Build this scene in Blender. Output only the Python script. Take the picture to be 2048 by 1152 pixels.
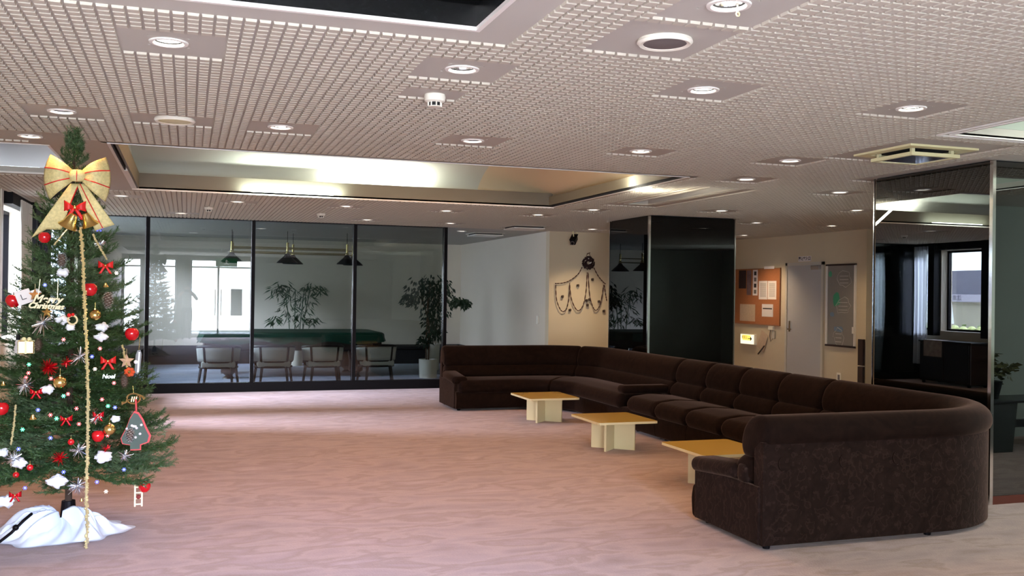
import bpy, bmesh, math, random
import numpy as np
from mathutils import Vector, Matrix
random.seed(7)
RNG = np.random.default_rng(11)
PI = math.pi
for o in list(bpy.data.objects):
    bpy.data.objects.remove(o)
SC = bpy.context.scene
COL = SC.collection

# ------------------------------------------------------------------ camera
FPX, YAW, PITCH, ROLL, HC, H = 1908.27, .328247, .0053017, .0137288, 1.55, 2.61
cy_, sy_ = math.cos(YAW), math.sin(YAW)
r0 = Vector((cy_, -sy_, 0)); f0 = Vector((sy_, cy_, 0)); u0 = Vector((0, 0, 1))
f1 = math.cos(PITCH) * f0 + math.sin(PITCH) * u0
u1 = -math.sin(PITCH) * f0 + math.cos(PITCH) * u0
r2 = math.cos(ROLL) * r0 + math.sin(ROLL) * u1
u2 = -math.sin(ROLL) * r0 + math.cos(ROLL) * u1
cam = bpy.data.objects.new('camera', bpy.data.cameras.new('camera'))
COL.objects.link(cam)
cam.matrix_world = Matrix(((r2.x, u2.x, -f1.x, 0), (r2.y, u2.y, -f1.y, 0), (r2.z, u2.z, -f1.z, HC), (0, 0, 0, 1)))
cam.data.sensor_width = 36
cam.data.lens = FPX / 2048 * 36
cam.data.clip_start = .02
cam.data.clip_end = 200
SC.camera = cam
def ray(x, y): return r2 * ((x - 1024) / FPX) - u2 * ((y - 576) / FPX) + f1
def P(x, y, Y):                     # measured photo point on the vertical plane y = Y
    d = ray(x, y); t = Y / d.y
    return Vector((d.x * t, Y, HC + d.z * t))
def PX(x, y, X):
    d = ray(x, y); t = X / d.x
    return Vector((X, d.y * t, HC + d.z * t))

# ------------------------------------------------------------------ world, exposure, daylight
w = bpy.data.worlds.new('world'); SC.world = w; w.use_nodes = True
bg = w.node_tree.nodes['Background']
bg.inputs[0].default_value = (.80, .90, 1.0, 1)
bg.inputs[1].default_value = 12.0
SC.view_settings.view_transform = 'Standard'
SC.view_settings.look = 'None'
SC.view_settings.gamma = 1
SC.view_settings.use_curve_mapping = False
SC.view_settings.exposure = 0.22

def add_light(name, kind, loc, power, color, direction=(0, 0, -1), **kw):
    l = bpy.data.lights.new(name, kind); l.energy = power; l.color = color
    for k, v in kw.items(): setattr(l, k, v)
    o = bpy.data.objects.new(name, l); COL.objects.link(o)
    o.location = loc
    o.rotation_euler = Vector(direction).to_track_quat('-Z', 'Y').to_euler()
    return o
DAY = (.90, .92, 1.0)
WARM = (1.0, .52, .19)
# daylight through the glazed entrance front behind the camera and the side windows, plus an added east fill
add_light('daylight_entrance', 'AREA', (-.2, -2.6, 1.45), 950, DAY, (0, 1, -.02), shape='RECTANGLE', size=4.8, size_y=2.5)
add_light('daylight_side_windows', 'AREA', (-8.0, 13.3, 4.6), 5600, (.68, .72, 1.0), (1, 0, -.46), shape='RECTANGLE', size=2.6, size_y=2.0)
add_light('daylight_entrance_high', 'AREA', (1.6, -8.0, 4.2), 9500, (.52, .58, 1.0), (-.14, 1, -.30), shape='RECTANGLE', size=2.2, size_y=1.6)
add_light('daylight_billiard_windows', 'AREA', (-2.8, 17.4, 1.8), 100, (.62, .76, 1.0), (1, 0, -.15), shape='RECTANGLE', size=4.6, size_y=1.5)
add_light('fill_light_east', 'AREA', (12.4, 5.2, 1.6), 120, (.86, .95, .90), (-1, -.2, -.1), shape='RECTANGLE', size=2.0, size_y=1.4)  # added fill through an invented east window, brightens the alcove wall

# ------------------------------------------------------------------ helpers
def tag(o, label=None, cat=None, group=None, kind=None):
    if label: o['label'] = label
    if cat: o['category'] = cat
    if group: o['group'] = group
    if kind: o['kind'] = kind
    return o
def thing(name, label, cat, loc=(0, 0, 0), rz=0, group=None):
    o = bpy.data.objects.new(name, None); COL.objects.link(o)
    o.empty_display_size = .05
    o.location = loc; o.rotation_euler = (0, 0, rz)
    return tag(o, label, cat, group)
def link(name, me, parent=None):
    o = bpy.data.objects.new(name, me); COL.objects.link(o)
    if parent: o.parent = parent
    return o
def copy_tree(o, parent=None):
    c = o.copy(); COL.objects.link(c)
    if parent: c.parent = parent
    for ch in [k for k in o.children]:
        copy_tree(ch, c)
    return c

class MB:
    def __init__(s): s.v = []; s.f = []
    def add(s, vs, fs):
        n = len(s.v); s.v += [tuple(v) for v in vs]; s.f += [tuple(i + n for i in f) for f in fs]; return s
    def box(s, x0, x1, y0, y1, z0, z1):
        return s.add([(x, y, z) for x in (x0, x1) for y in (y0, y1) for z in (z0, z1)],
                     [(0, 1, 3, 2), (4, 6, 7, 5), (0, 4, 5, 1), (2, 3, 7, 6), (0, 2, 6, 4), (1, 5, 7, 3)])
    def obox(s, c, ax, ay, az):      # oriented box: centre and three half vectors
        c, ax, ay, az = map(Vector, (c, ax, ay, az))
        return s.add([c + i * ax + j * ay + k * az for i in (-1, 1) for j in (-1, 1) for k in (-1, 1)],
                     [(0, 1, 3, 2), (4, 6, 7, 5), (0, 4, 5, 1), (2, 3, 7, 6), (0, 2, 6, 4), (1, 5, 7, 3)])
    def tube(s, pts, r, n=8, caps=True):
        pts = [Vector(p) for p in pts]; k = len(pts)
        rr = r if isinstance(r, (list, tuple)) else [r] * k
        ref = Vector((0, 0, 1)); vs = []
        d0 = (pts[-1] - pts[0])
        if abs(d0.normalized().z if d0.length > 1e-6 else 0) > .9: ref = Vector((1, 0, 0))
        for i, p in enumerate(pts):
            d = (pts[min(i + 1, k - 1)] - pts[max(i - 1, 0)]).normalized()
            a = d.cross(ref)
            if a.length < 1e-4: a = d.cross(Vector((0, 1, 0)))
            a.normalize(); b = d.cross(a)
            for j in range(n):
                t = 2 * PI * j / n
                vs.append(p + (a * math.cos(t) + b * math.sin(t)) * rr[i])
        fs = [(i * n + j, i * n + (j + 1) % n, (i + 1) * n + (j + 1) % n, (i + 1) * n + j) for i in range(k - 1) for j in range(n)]
        if caps: fs += [tuple(range(n))[::-1], tuple((k - 1) * n + j for j in range(n))]
        return s.add(vs, fs)
    def lathe(s, prof, n=24, c=(0, 0, 0), M=None):
        vs = []; k = len(prof)
        for r, z in prof:
            for j in range(n):
                t = 2 * PI * j / n; p = Vector((r * math.cos(t), r * math.sin(t), z))
                if M: p = M @ p
                vs.append(p + Vector(c))
        fs = [(i * n + j, i * n + (j + 1) % n, (i + 1) * n + (j + 1) % n, (i + 1) * n + j) for i in range(k - 1) for j in range(n)]
        return s.add(vs, fs)
    def prism(s, poly, z0, z1):
        n = len(poly)
        return s.add([(x, y, z0) for x, y in poly] + [(x, y, z1) for x, y in poly],
                     [tuple(range(n))[::-1], tuple(range(n, 2 * n))] + [(i, (i + 1) % n, n + (i + 1) % n, n + i) for i in range(n)])
    def sphere(s, c, r, n=12, m=8, sz=1):
        return s.lathe([(max(1e-4, r * math.sin(PI * i / m)), r * sz * math.cos(PI * i / m)) for i in range(m + 1)], n, c)
    def mesh(s, name, mat=None, smooth=False):
        me = bpy.data.meshes.new(name); me.from_pydata(s.v, [], s.f)
        if mat: me.materials.append(mat)
        bm = bmesh.new(); bm.from_mesh(me); bmesh.ops.recalc_face_normals(bm, faces=bm.faces); bm.to_mesh(me); bm.free()
        if smooth:
            me.shade_smooth()
            try: me.set_sharp_from_angle(angle=math.radians(40))
            except Exception: pass
        return me
    def build(s, name, mat, parent=None, smooth=False):
        return link(name, s.mesh(name, mat, smooth), parent)
def rbox(x0, x1, y0, y1, z0, z1, r=.01, seg=2):
    bm = bmesh.new()
    bmesh.ops.create_cube(bm, size=1)
    for v in bm.verts:
        v.co = Vector(((x0 + x1) / 2 + v.co.x * (x1 - x0), (y0 + y1) / 2 + v.co.y * (y1 - y0), (z0 + z1) / 2 + v.co.z * (z1 - z0)))
    bmesh.ops.bevel(bm, geom=bm.edges[:], offset=r, segments=seg, affect='EDGES', profile=.5)
    m = MB(); bm.verts.index_update()
    m.add([v.co[:] for v in bm.verts], [[v.index for v in f.verts] for f in bm.faces]); bm.free()
    return m
def grid_mesh(name, pts, mat, smooth=True, thick=0):   # pts: numpy array n,m,3
    n, m = pts.shape[:2]
    me = bpy.data.meshes.new(name)
    fs = [(i * m + j, i * m + j + 1, (i + 1) * m + j + 1, (i + 1) * m + j) for i in range(n - 1) for j in range(m - 1)]
    me.from_pydata(pts.reshape(-1, 3).tolist(), [], fs)
    if mat: me.materials.append(mat)
    if smooth: me.shade_smooth()
    if thick:
        bm = bmesh.new(); bm.from_mesh(me); bmesh.ops.solidify(bm, geom=bm.faces[:], thickness=thick); bm.to_mesh(me); bm.free()
        if smooth: me.shade_smooth()
    return me
def text_mesh(body, size, mat, extrude=.001, align='CENTER', shear=0, offset=0):
    c = bpy.data.curves.new('lettering', 'FONT'); c.body = body; c.size = size; c.extrude = extrude
    c.align_x = align; c.align_y = 'CENTER'; c.shear = shear; c.offset = offset
    o = bpy.data.objects.new('lettering', c); COL.objects.link(o)
    bpy.context.view_layer.update()
    me = bpy.data.meshes.new_from_object(o.evaluated_get(bpy.context.evaluated_depsgraph_get()))
    bpy.data.objects.remove(o)
    me.materials.clear(); me.materials.append(mat)
    return me

# ------------------------------------------------------------------ materials
def srgb(r, g, b):
    f = lambda c: c / 12.92 if c <= .04045 else ((c + .055) / 1.055) ** 2.4
    return (f(r / 255), f(g / 255), f(b / 255))
def mat(name, col, rough=.5, metal=0, spec=.5, emis=None, estr=0, noise=0, nscale=20, bump=0, bscale=200, sheen=0, trans=0, coat=0, alpha=1):
    m = bpy.data.materials.new(name); m.use_nodes = True
    nt = m.node_tree; b = nt.nodes['Principled BSDF']
    b.inputs['Base Color'].default_value = (*col, 1); b.inputs['Roughness'].default_value = rough
    b.inputs['Metallic'].default_value = metal; b.inputs['Specular IOR Level'].default_value = spec
    if sheen: b.inputs['Sheen Weight'].default_value = sheen; b.inputs['Sheen Roughness'].default_value = .4
    if coat: b.inputs['Coat Weight'].default_value = coat
    if emis: b.inputs['Emission Color'].default_value = (*emis, 1); b.inputs['Emission Strength'].default_value = estr
    if noise or bump:
        tc = nt.nodes.new('ShaderNodeTexCoord')
    if noise:
        n = nt.nodes.new('ShaderNodeTexNoise'); n.inputs['Scale'].default_value = nscale; n.inputs['Detail'].default_value = 4
        nt.links.new(tc.outputs['Object'], n.inputs['Vector'])
        mx = nt.nodes.new('ShaderNodeMix'); mx.data_type = 'RGBA'
        mx.inputs[6].default_value = (*[c * (1 - noise) for c in col], 1); mx.inputs[7].default_value = (*[min(1, c * (1 + noise)) for c in col], 1)
        nt.links.new(n.outputs['Fac'], mx.inputs[0]); nt.links.new(mx.outputs[2], b.inputs['Base Color'])
    if bump:
        n2 = nt.nodes.new('ShaderNodeTexNoise'); n2.inputs['Scale'].default_value = bscale
        nt.links.new(tc.outputs['Object'], n2.inputs['Vector'])
        bp = nt.nodes.new('ShaderNodeBump'); bp.inputs['Strength'].default_value = bump; bp.inputs['Distance'].default_value = .01
        nt.links.new(n2.outputs['Fac'], bp.inputs['Height']); nt.links.new(bp.outputs[0], b.inputs['Normal'])
    return m
def glass_mat(name, tint, ior, rough=0.0, refl=(1, 1, 1)):
    m = bpy.data.materials.new(name); m.use_nodes = True; nt = m.node_tree; nt.nodes.clear()
    out = nt.nodes.new('ShaderNodeOutputMaterial'); mx = nt.nodes.new('ShaderNodeMixShader')
    t = nt.nodes.new('ShaderNodeBsdfTransparent'); g = nt.nodes.new('ShaderNodeBsdfGlossy'); fr = nt.nodes.new('ShaderNodeFresnel')
    t.inputs[0].default_value = (*tint, 1); g.inputs[0].default_value = (*refl, 1); g.inputs['Roughness'].default_value = rough
    fr.inputs[0].default_value = ior
    nt.links.new(fr.outputs[0], mx.inputs[0]); nt.links.new(t.outputs[0], mx.inputs[1]); nt.links.new(g.outputs[0], mx.inputs[2])
    nt.links.new(mx.outputs[0], out.inputs[0]); return m
def dark_mirror(name, base, ior):
    m = bpy.data.materials.new(name); m.use_nodes = True; nt = m.node_tree; nt.nodes.clear()
    out = nt.nodes.new('ShaderNodeOutputMaterial'); mx = nt.nodes.new('ShaderNodeMixShader')
    t = nt.nodes.new('ShaderNodeBsdfDiffuse'); g = nt.nodes.new('ShaderNodeBsdfGlossy'); fr = nt.nodes.new('ShaderNodeFresnel')
    t.inputs[0].default_value = (*base, 1); g.inputs[0].default_value = (.95, 1, 1, 1); g.inputs['Roughness'].default_value = .004
    fr.inputs[0].default_value = ior
    nt.links.new(fr.outputs[0], mx.inputs[0]); nt.links.new(t.outputs[0], mx.inputs[1]); nt.links.new(g.outputs[0], mx.inputs[2])
    nt.links.new(mx.outputs[0], out.inputs[0]); return m
def sheer_mat(name, col, t=.72):
    m = bpy.data.materials.new(name); m.use_nodes = True; nt = m.node_tree; nt.nodes.clear()
    out = nt.nodes.new('ShaderNodeOutputMaterial'); mx = nt.nodes.new('ShaderNodeMixShader'); mx.inputs[0].default_value = t
    a = nt.nodes.new('ShaderNodeBsdfDiffuse'); b = nt.nodes.new('ShaderNodeBsdfTranslucent'); c = nt.nodes.new('ShaderNodeBsdfTransparent')
    m2 = nt.nodes.new('ShaderNodeMixShader'); m2.inputs[0].default_value = .34
    a.inputs[0].default_value = (*col, 1); b.inputs[0].default_value = (*col, 1)
    nt.links.new(a.outputs[0], mx.inputs[1]); nt.links.new(b.outputs[0], mx.inputs[2])
    nt.links.new(mx.outputs[0], m2.inputs[1]); nt.links.new(c.outputs[0], m2.inputs[2]); nt.links.new(m2.outputs[0], out.inputs[0]); return m

def carpet_mat(name, stops):
    m = bpy.data.materials.new(name); m.use_nodes = True; nt = m.node_tree; b = nt.nodes['Principled BSDF']
    b.inputs['Roughness'].default_value = .95; b.inputs['Specular IOR Level'].default_value = .15
    b.inputs['Sheen Weight'].default_value = .15
    tc = nt.nodes.new('ShaderNodeTexCoord'); mp = nt.nodes.new('ShaderNodeMapping')
    mp.inputs['Scale'].default_value = (1.0, 2.3, 1); mp.inputs['Rotation'].default_value = (0, 0, .05)
    nt.links.new(tc.outputs['Object'], mp.inputs[0])
    n = nt.nodes.new('ShaderNodeTexNoise'); n.inputs['Scale'].default_value = 1.6; n.inputs['Detail'].default_value = 7
    n.inputs['Roughness'].default_value = .55; n.inputs['Distortion'].default_value = .35
    nt.links.new(mp.outputs[0], n.inputs['Vector'])
    r = nt.nodes.new('ShaderNodeValToRGB'); els = r.color_ramp.elements
    els[0].position = stops[0][0]; els[0].color = (*stops[0][1], 1); els[1].position = stops[-1][0]; els[1].color = (*stops[-1][1], 1)
    for p, c in stops[1:-1]:
        e = els.new(p); e.color = (*c, 1)
    nt.links.new(n.outputs['Fac'], r.inputs[0])
    n3 = nt.nodes.new('ShaderNodeTexNoise'); n3.inputs['Scale'].default_value = 90; n3.inputs['Detail'].default_value = 2
    nt.links.new(tc.outputs['Object'], n3.inputs['Vector'])
    mx = nt.nodes.new('ShaderNodeMix'); mx.data_type = 'RGBA'; mx.blend_type = 'MULTIPLY'; mx.inputs[0].default_value = .35
    nt.links.new(r.outputs[0], mx.inputs[6]); nt.links.new(n3.outputs['Color'], mx.inputs[7])
    rr = nt.nodes.new('ShaderNodeMapRange'); rr.inputs[3].default_value = .55; rr.inputs[4].default_value = 1.3
    nt.links.new(n3.outputs['Fac'], rr.inputs[0]); nt.links.new(rr.outputs[0], mx.inputs[7])
    nt.links.new(mx.outputs[2], b.inputs['Base Color'])
    bp = nt.nodes.new('ShaderNodeBump'); bp.inputs['Strength'].default_value = .35; bp.inputs['Distance'].default_value = .01
    nt.links.new(n3.outputs['Fac'], bp.inputs['Height']); nt.links.new(bp.outputs[0], b.inputs['Normal'])
    return m
def velvet_mat(name, dark, light, fig=.5):
    m = bpy.data.materials.new(name); m.use_nodes = True; nt = m.node_tree; b = nt.nodes['Principled BSDF']
    b.inputs['Roughness'].default_value = .9; b.inputs['Specular IOR Level'].default_value = .04
    b.inputs['Sheen Weight'].default_value = .22; b.inputs['Sheen Roughness'].default_value = .35
    b.inputs['Sheen Tint'].default_value = (.62, .38, .28, 1)
    tc = nt.nodes.new('ShaderNodeTexCoord')
    n = nt.nodes.new('ShaderNodeTexNoise'); n.inputs['Scale'].default_value = 5; n.inputs['Detail'].default_value = 3; n.inputs['Distortion'].default_value = 3.0
    nt.links.new(tc.outputs['Object'], n.inputs['Vector'])
    w1 = nt.nodes.new('ShaderNodeTexWave'); w1.wave_type = 'RINGS'; w1.inputs['Scale'].default_value = 4.2; w1.inputs['Distortion'].default_value = 15
    w1.inputs['Detail'].default_value = 3; w1.inputs['Detail Scale'].default_value = 2.6
    nt.links.new(tc.outputs['Object'], w1.inputs['Vector'])
    r1 = nt.nodes.new('ShaderNodeValToRGB'); r1.color_ramp.elements[0].position = .80; r1.color_ramp.elements[1].position = 1.0
    nt.links.new(w1.outputs['Fac'], r1.inputs[0])
    ad = nt.nodes.new('ShaderNodeMath'); ad.operation = 'MULTIPLY_ADD'; ad.inputs[1].default_value = fig
    nt.links.new(r1.outputs[0], ad.inputs[0]); 
    sb = nt.nodes.new('ShaderNodeMath'); sb.operation = 'MULTIPLY'; sb.inputs[1].default_value = .75
    nt.links.new(n.outputs['Fac'], sb.inputs[0]); nt.links.new(sb.outputs[0], ad.inputs[2])
    mx = nt.nodes.new('ShaderNodeMix'); mx.data_type = 'RGBA'; mx.inputs[6].default_value = (*dark, 1); mx.inputs[7].default_value = (*light, 1)
    nt.links.new(ad.outputs[0], mx.inputs[0]); nt.links.new(mx.outputs[2], b.inputs['Base Color'])
    bp = nt.nodes.new('ShaderNodeBump'); bp.inputs['Strength'].default_value = .35; bp.inputs['Distance'].default_value = .006
    nt.links.new(ad.outputs[0], bp.inputs['Height']); nt.links.new(bp.outputs[0], b.inputs['Normal'])
    return m

M = {}
M['ceiling'] = mat('ceiling_paint', srgb(186, 182, 172), .85, spec=.2, noise=.03, nscale=3)
M['block'] = mat('ceiling_block', srgb(194, 187, 172), .8, spec=.25)
M['wall'] = mat('wall_paint', srgb(216, 206, 188), .8, spec=.2, noise=.03, nscale=2)
M['wall_cream'] = mat('wall_cream', srgb(206, 192, 164), .8, spec=.2, noise=.03, nscale=2)
M['wall_green'] = mat('wall_green', srgb(170, 178, 166), .8, spec=.2)
M['carpet'] = carpet_mat('carpet', [(.28, srgb(148, 121, 108)), (.42, srgb(166, 140, 131)), (.50, srgb(176, 149, 138)), (.55, srgb(158, 131, 117)), (.62, srgb(170, 143, 135)), (.76, srgb(188, 163, 155))])
M['black'] = mat('black_frame', srgb(12, 9, 12), .5, spec=.12)
M['black_matte'] = mat('black_matte', srgb(16, 15, 16), .7)
M['glass'] = glass_mat('partition_glass', (.68, .71, .69), 1.55)
M['pane'] = glass_mat('window_pane', (.95, .97, .97), 1.35)
M['mirror_black'] = dark_mirror('black_glass', (.001, .0015, .0015), 2.35)
M['mirror_black2'] = dark_mirror('black_glass_b', (.003, .003, .003), 1.48)
M['chrome'] = mat('chrome', (.82, .82, .82), .12, 1)
M['chrome_blur'] = mat('brushed_chrome', (.7, .7, .7), .3, 1)
M['white'] = mat('white_enamel', srgb(232, 228, 220), .4)
M['white_plastic'] = mat('white_plastic', srgb(235, 230, 215), .4)
M['cream_plastic'] = mat('cream_plastic', srgb(222, 216, 170), .45)
M['grey'] = mat('grey_mesh', srgb(110, 102, 100), .7)
M['lamp_on'] = mat('lamp_lit', (1, 1, 1), .5, emis=(1.0, .93, .80), estr=9)
M['lamp_dim'] = mat('lamp_lit_small', (1, 1, 1), .5, emis=(1.0, .95, .88), estr=14)
M['tube'] = mat('tube_lamp', (1, 1, 1), .5, emis=(.95, 1.0, .82), estr=9)
M['reflector'] = mat('reflector_chrome', (.75, .75, .76), .18, 1)
M['velvet'] = velvet_mat('brown_velvet', srgb(10, 6, 5), srgb(42, 28, 22), 0)
M['velvet_fig'] = velvet_mat('brown_velvet_figured', srgb(11, 7, 6), srgb(50, 36, 31), .34)
M['maple_top'] = mat('yellow_laminate_top', srgb(206, 170, 84), .22, spec=.5, noise=.05, nscale=3, coat=.3)
M['maple'] = mat('pale_wood', srgb(222, 206, 160), .45, noise=.06, nscale=6)
M['sheer'] = sheer_mat('sheer_curtain', (.90, .93, .97))
M['curtain'] = mat('curtain_cloth', srgb(214, 214, 206), .9, spec=.1)
M['brass'] = mat('brass', (.72, .58, .26), .2, 1)
M['gold'] = mat('gold', (.83, .60, .22), .25, 1, noise=.15, nscale=40)
M['shade'] = mat('black_shade', srgb(26, 26, 28), .45)
M['felt'] = mat('green_cover', srgb(12, 62, 46), .5, spec=.3, noise=.2, nscale=6)
M['dark_wood'] = mat('dark_wood', srgb(40, 22, 18), .35, noise=.2, nscale=8)
M['chair_wood'] = mat('chair_black_wood', srgb(22, 19, 22), .35)
M['chair_fabric'] = mat('chair_grey_fabric', srgb(190, 192, 186), .9, bump=.1, bscale=300)
M['leaf'] = mat('leaf', srgb(30, 52, 30), .5, noise=.35, nscale=8)
M['leaf2'] = mat('bamboo_leaf', srgb(52, 86, 54), .5, noise=.3, nscale=8)
M['stem'] = mat('plant_stem', srgb(96, 74, 52), .8)
M['pot'] = mat('white_pot', srgb(226, 222, 206), .35)
M['soil'] = mat('soil', srgb(50, 38, 28), .95)
M['cork'] = mat('cork', srgb(170, 108, 66), .9, noise=.15, nscale=60)
M['paper'] = mat('paper', srgb(225, 218, 215), .8)
M['paper_tan'] = mat('paper_tan', srgb(200, 176, 150), .8, noise=.15, nscale=25)
M['ink'] = mat('ink', srgb(30, 26, 26), .7)
M['door'] = mat('door_paint', srgb(178, 176, 174), .45, spec=.4)
M['door_frame'] = mat('door_frame', srgb(196, 190, 176), .4)
M['red'] = mat('red_gloss', srgb(196, 14, 26), .18, coat=.6)
M['red_cloth'] = mat('red_ribbon', srgb(205, 22, 22), .5)
M['red_foil'] = mat('red_foil', srgb(205, 14, 30), .25, .6, noise=.3, nscale=60)
M['silver'] = mat('silver_foil', (.86, .88, .92), .22, 1)
M['snow'] = mat('cotton_snow', srgb(236, 240, 246), .95, bump=.5, bscale=60)
M['cone'] = mat('pine_cone', srgb(84, 66, 54), .8, noise=.3, nscale=60)
M['cone_snow'] = mat('frosted_cone', srgb(190, 186, 184), .8, noise=.3, nscale=80)
M['goldcloth'] = mat('gold_ribbon', srgb(204, 190, 132), .5, .1, noise=.4, nscale=70, bump=.35, bscale=260)
M['goldlight'] = mat('pale_gold_beads', srgb(214, 200, 150), .28, .45, noise=.25, nscale=160)
M['needle'] = mat('fir_needle', srgb(52, 80, 38), .55, noise=.45, nscale=6)
M['needle2'] = mat('fir_needle_blue', srgb(80, 102, 66), .55, noise=.35, nscale=6)
M['bark'] = mat('bark', srgb(62, 46, 34), .9)
M['cloth'] = mat('white_sheet', srgb(226, 232, 238), .75, spec=.2, bump=.08, bscale=40)
M['skin'] = mat('skin', srgb(176, 130, 104), .6)
M['shirt'] = mat('shirt', srgb(150, 152, 150), .8)
M['trousers'] = mat('trousers', srgb(28, 30, 40), .85)
M['hair'] = mat('hair', srgb(20, 17, 16), .6)
M['concrete'] = mat('outside_wall', srgb(196, 190, 178), .9, noise=.04, nscale=3)
M['mauve'] = mat('outside_panel', srgb(128, 126, 148), .8)
M['asphalt'] = mat('outside_paving', srgb(190, 188, 182), .95, noise=.08, nscale=4)

# ------------------------------------------------------------------ plates with holes
def plate(name, mt, x0, x1, y0, y1, z0, z1, holes, parent=None, axis='z'):
    xs = sorted({x0, x1, *[v for h in holes for v in (h[0], h[1]) if x0 < v < x1]})
    ys = sorted({y0, y1, *[v for h in holes for v in (h[2], h[3]) if y0 < v < y1]})
    m = MB()
    def solid(cx, cy): return not any(h[0] < cx < h[1] and h[2] < cy < h[3] for h in holes)
    nx, ny = len(xs) - 1, len(ys) - 1
    S = [[solid((xs[i] + xs[i + 1]) / 2, (ys[j] + ys[j + 1]) / 2) for j in range(ny)] for i in range(nx)]
    vid = {}
    def V(i, j, k):
        if (i, j, k) not in vid:
            vid[(i, j, k)] = len(m.v)
            a, b, c = xs[i], ys[j], (z0, z1)[k]
            m.v.append({'z': (a, b, c), 'y': (a, c, b), 'x': (c, a, b)}[axis])
        return vid[(i, j, k)]
    for i in range(nx):
        for j in range(ny):
            if not S[i][j]: continue
            m.f.append((V(i, j, 0), V(i, j + 1, 0), V(i + 1, j + 1, 0), V(i + 1, j, 0)))
            m.f.append((V(i, j, 1), V(i + 1, j, 1), V(i + 1, j + 1, 1), V(i, j + 1, 1)))
            if i == 0 or not S[i - 1][j]: m.f.append((V(i, j, 0), V(i, j, 1), V(i, j + 1, 1), V(i, j + 1, 0)))
            if i == nx - 1 or not S[i + 1][j]: m.f.append((V(i + 1, j, 0), V(i + 1, j + 1, 0), V(i + 1, j + 1, 1), V(i + 1, j, 1)))
            if j == 0 or not S[i][j - 1]: m.f.append((V(i, j, 0), V(i + 1, j, 0), V(i + 1, j, 1), V(i, j, 1)))
            if j == ny - 1 or not S[i][j + 1]: m.f.append((V(i, j + 1, 0), V(i, j + 1, 1), V(i + 1, j + 1, 1), V(i + 1, j + 1, 0)))
    return m.build(name, mt, parent)

# ------------------------------------------------------------------ room shell
XL, XR, YF, YB = -1.95, 12.0, -2.0, 20.6
tag(MB().box(XL - .3, XR + .3, YF - .3, YB + .3, -.12, 0).build('floor', M['carpet']), kind='structure', label='pink and orange streaked carpet floor of the lobby')
tag(MB().box(XL, 5.79, 15.08, YB, 0, .006).build('floor_billiard', carpet_mat('carpet_blue', [(.3, srgb(116, 126, 150)), (.5, srgb(134, 144, 166)), (.7, srgb(148, 156, 174))])), kind='structure', label='blue grey carpet of the billiard room')
GX, GY, DX, DY = 1.281, 3.866, .0540, .0607
LIGHTS = [  # x, y, lit?, label
 (-.09, 4.36, 1, 'glowing round downlight at the upper left, the largest lit disc on the ceiling'),
 (1.85, 3.03, 0, 'chrome reflector downlight cut by the top edge of the photo above the round speaker'),
 (1.22, 4.36, 0, 'chrome reflector downlight just behind the black corner of the ceiling recess'),
 (2.50, 4.33, 1, 'glowing round downlight just beyond the grey round speaker'),
 (3.80, 4.31, 1, 'glowing round downlight at the right, nearest the square air conditioner'),
 (.56, 6.36, 1, 'glowing round downlight in front of the left half of the long light box'),
 (-.73, 6.32, 0, 'chrome reflector downlight above the top of the Christmas tree'),
 (-1.06, 7.45, 1, 'glowing round downlight just left of the Christmas tree top'),
 (1.87, 6.385, 0, 'chrome reflector downlight in front of the middle of the long light box'),
 (3.15, 6.35, 1, 'glowing round downlight in front of the right end of the long light box'),
 (4.42, 6.32, 0, 'chrome reflector downlight left of the square air conditioner'),
 (4.77, 7.48, 0, 'chrome reflector downlight in front of the slotted air vent'),
 (6.19, 8.01, 0, 'chrome reflector downlight left of the black column at the right'),
 (7.64, 9.56, 1, 'glowing round downlight over the corridor near the right black column'),
 (6.26, 10.37, 1, 'glowing round downlight in front of the middle black column'),
 (4.80, 10.98, 1, 'glowing round downlight right behind the right end of the light box'),
 (4.45, 12.02, 1, 'glowing round downlight over the far end of the long brown sofa'),
 (3.17, 12.0, 1, 'glowing round downlight behind the light box above the third glass pane'),
 (3.81, 14.14, 0, 'small downlight right above the last black post of the glass partition'),
 (4.48, 15.88, 0, 'small downlight over the white side wall, beyond the partition'),
 (.56, 11.97, 1, 'glowing round downlight behind the left part of the light box'),
 (-.73, 11.83, 0, 'chrome reflector downlight behind the left corner of the light box'),
 (1.87, 11.96, 0, 'chrome reflector downlight behind the middle of the light box'),
 (2.51, 14.07, 1, 'glowing downlight close to the top of the third partition post'),
 (6.23, 14.27, 0, 'small downlight over the wall with the wreath'),
 (8.98, 11.79, 1, 'glowing downlight above the framed map board'),
 (7.72, 11.82, 0, 'chrome reflector downlight right of the middle black column'),
 (9.11, 14.34, 0, 'faint downlight above the cork board, beside the middle column'),
 (-.09, 14.17, 1, 'glowing downlight close to the top of the left partition post'),
 (2.55, 1.9, 1, 'round downlight behind the camera over the entrance mat'),
 (1.2, 17.0, 1, 'added unseen downlight in the billiard room above the brass lamp bars'),  # added to brighten the dark billiard room, as are the next two
 (3.2, 19.2, 1, 'added unseen downlight near the back wall of the billiard room'),
 (.1, 19.0, 1, 'added unseen downlight in the far left of the billiard room'),
 (8.3, 4.6, 1, 'added downlight outside the frame beside the right column'),  # added to light the green wall mirrored in the column front
]
PN = .216
holes = []
for x, y, on, lb in LIGHTS: holes.append((x - .085, x + .085, y - .085, y + .085))
SKY = (-2.5, 1.10, 1.3, 3.70)
SKY = (-1.6, 1.10, 1.3, 3.70)
BOX = (-.55, 4.22, 7.58, 10.90)
LBX = (-1.72, -1.00, 7.88, 9.93)
VENT = (4.78, 5.06, 8.11, 9.99)
RBX = (4.64, 7.4, 3.2, 4.88)
holes += [SKY, BOX, LBX, VENT, RBX]
ceiling = plate('ceiling', M['ceiling'], XL - .3, XR + .3, YF - .3, YB + .3, H, H + .06, holes)
tag(ceiling, kind='structure', label='taupe ceiling of small raised blocks with plain panels round the lamps')
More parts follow.
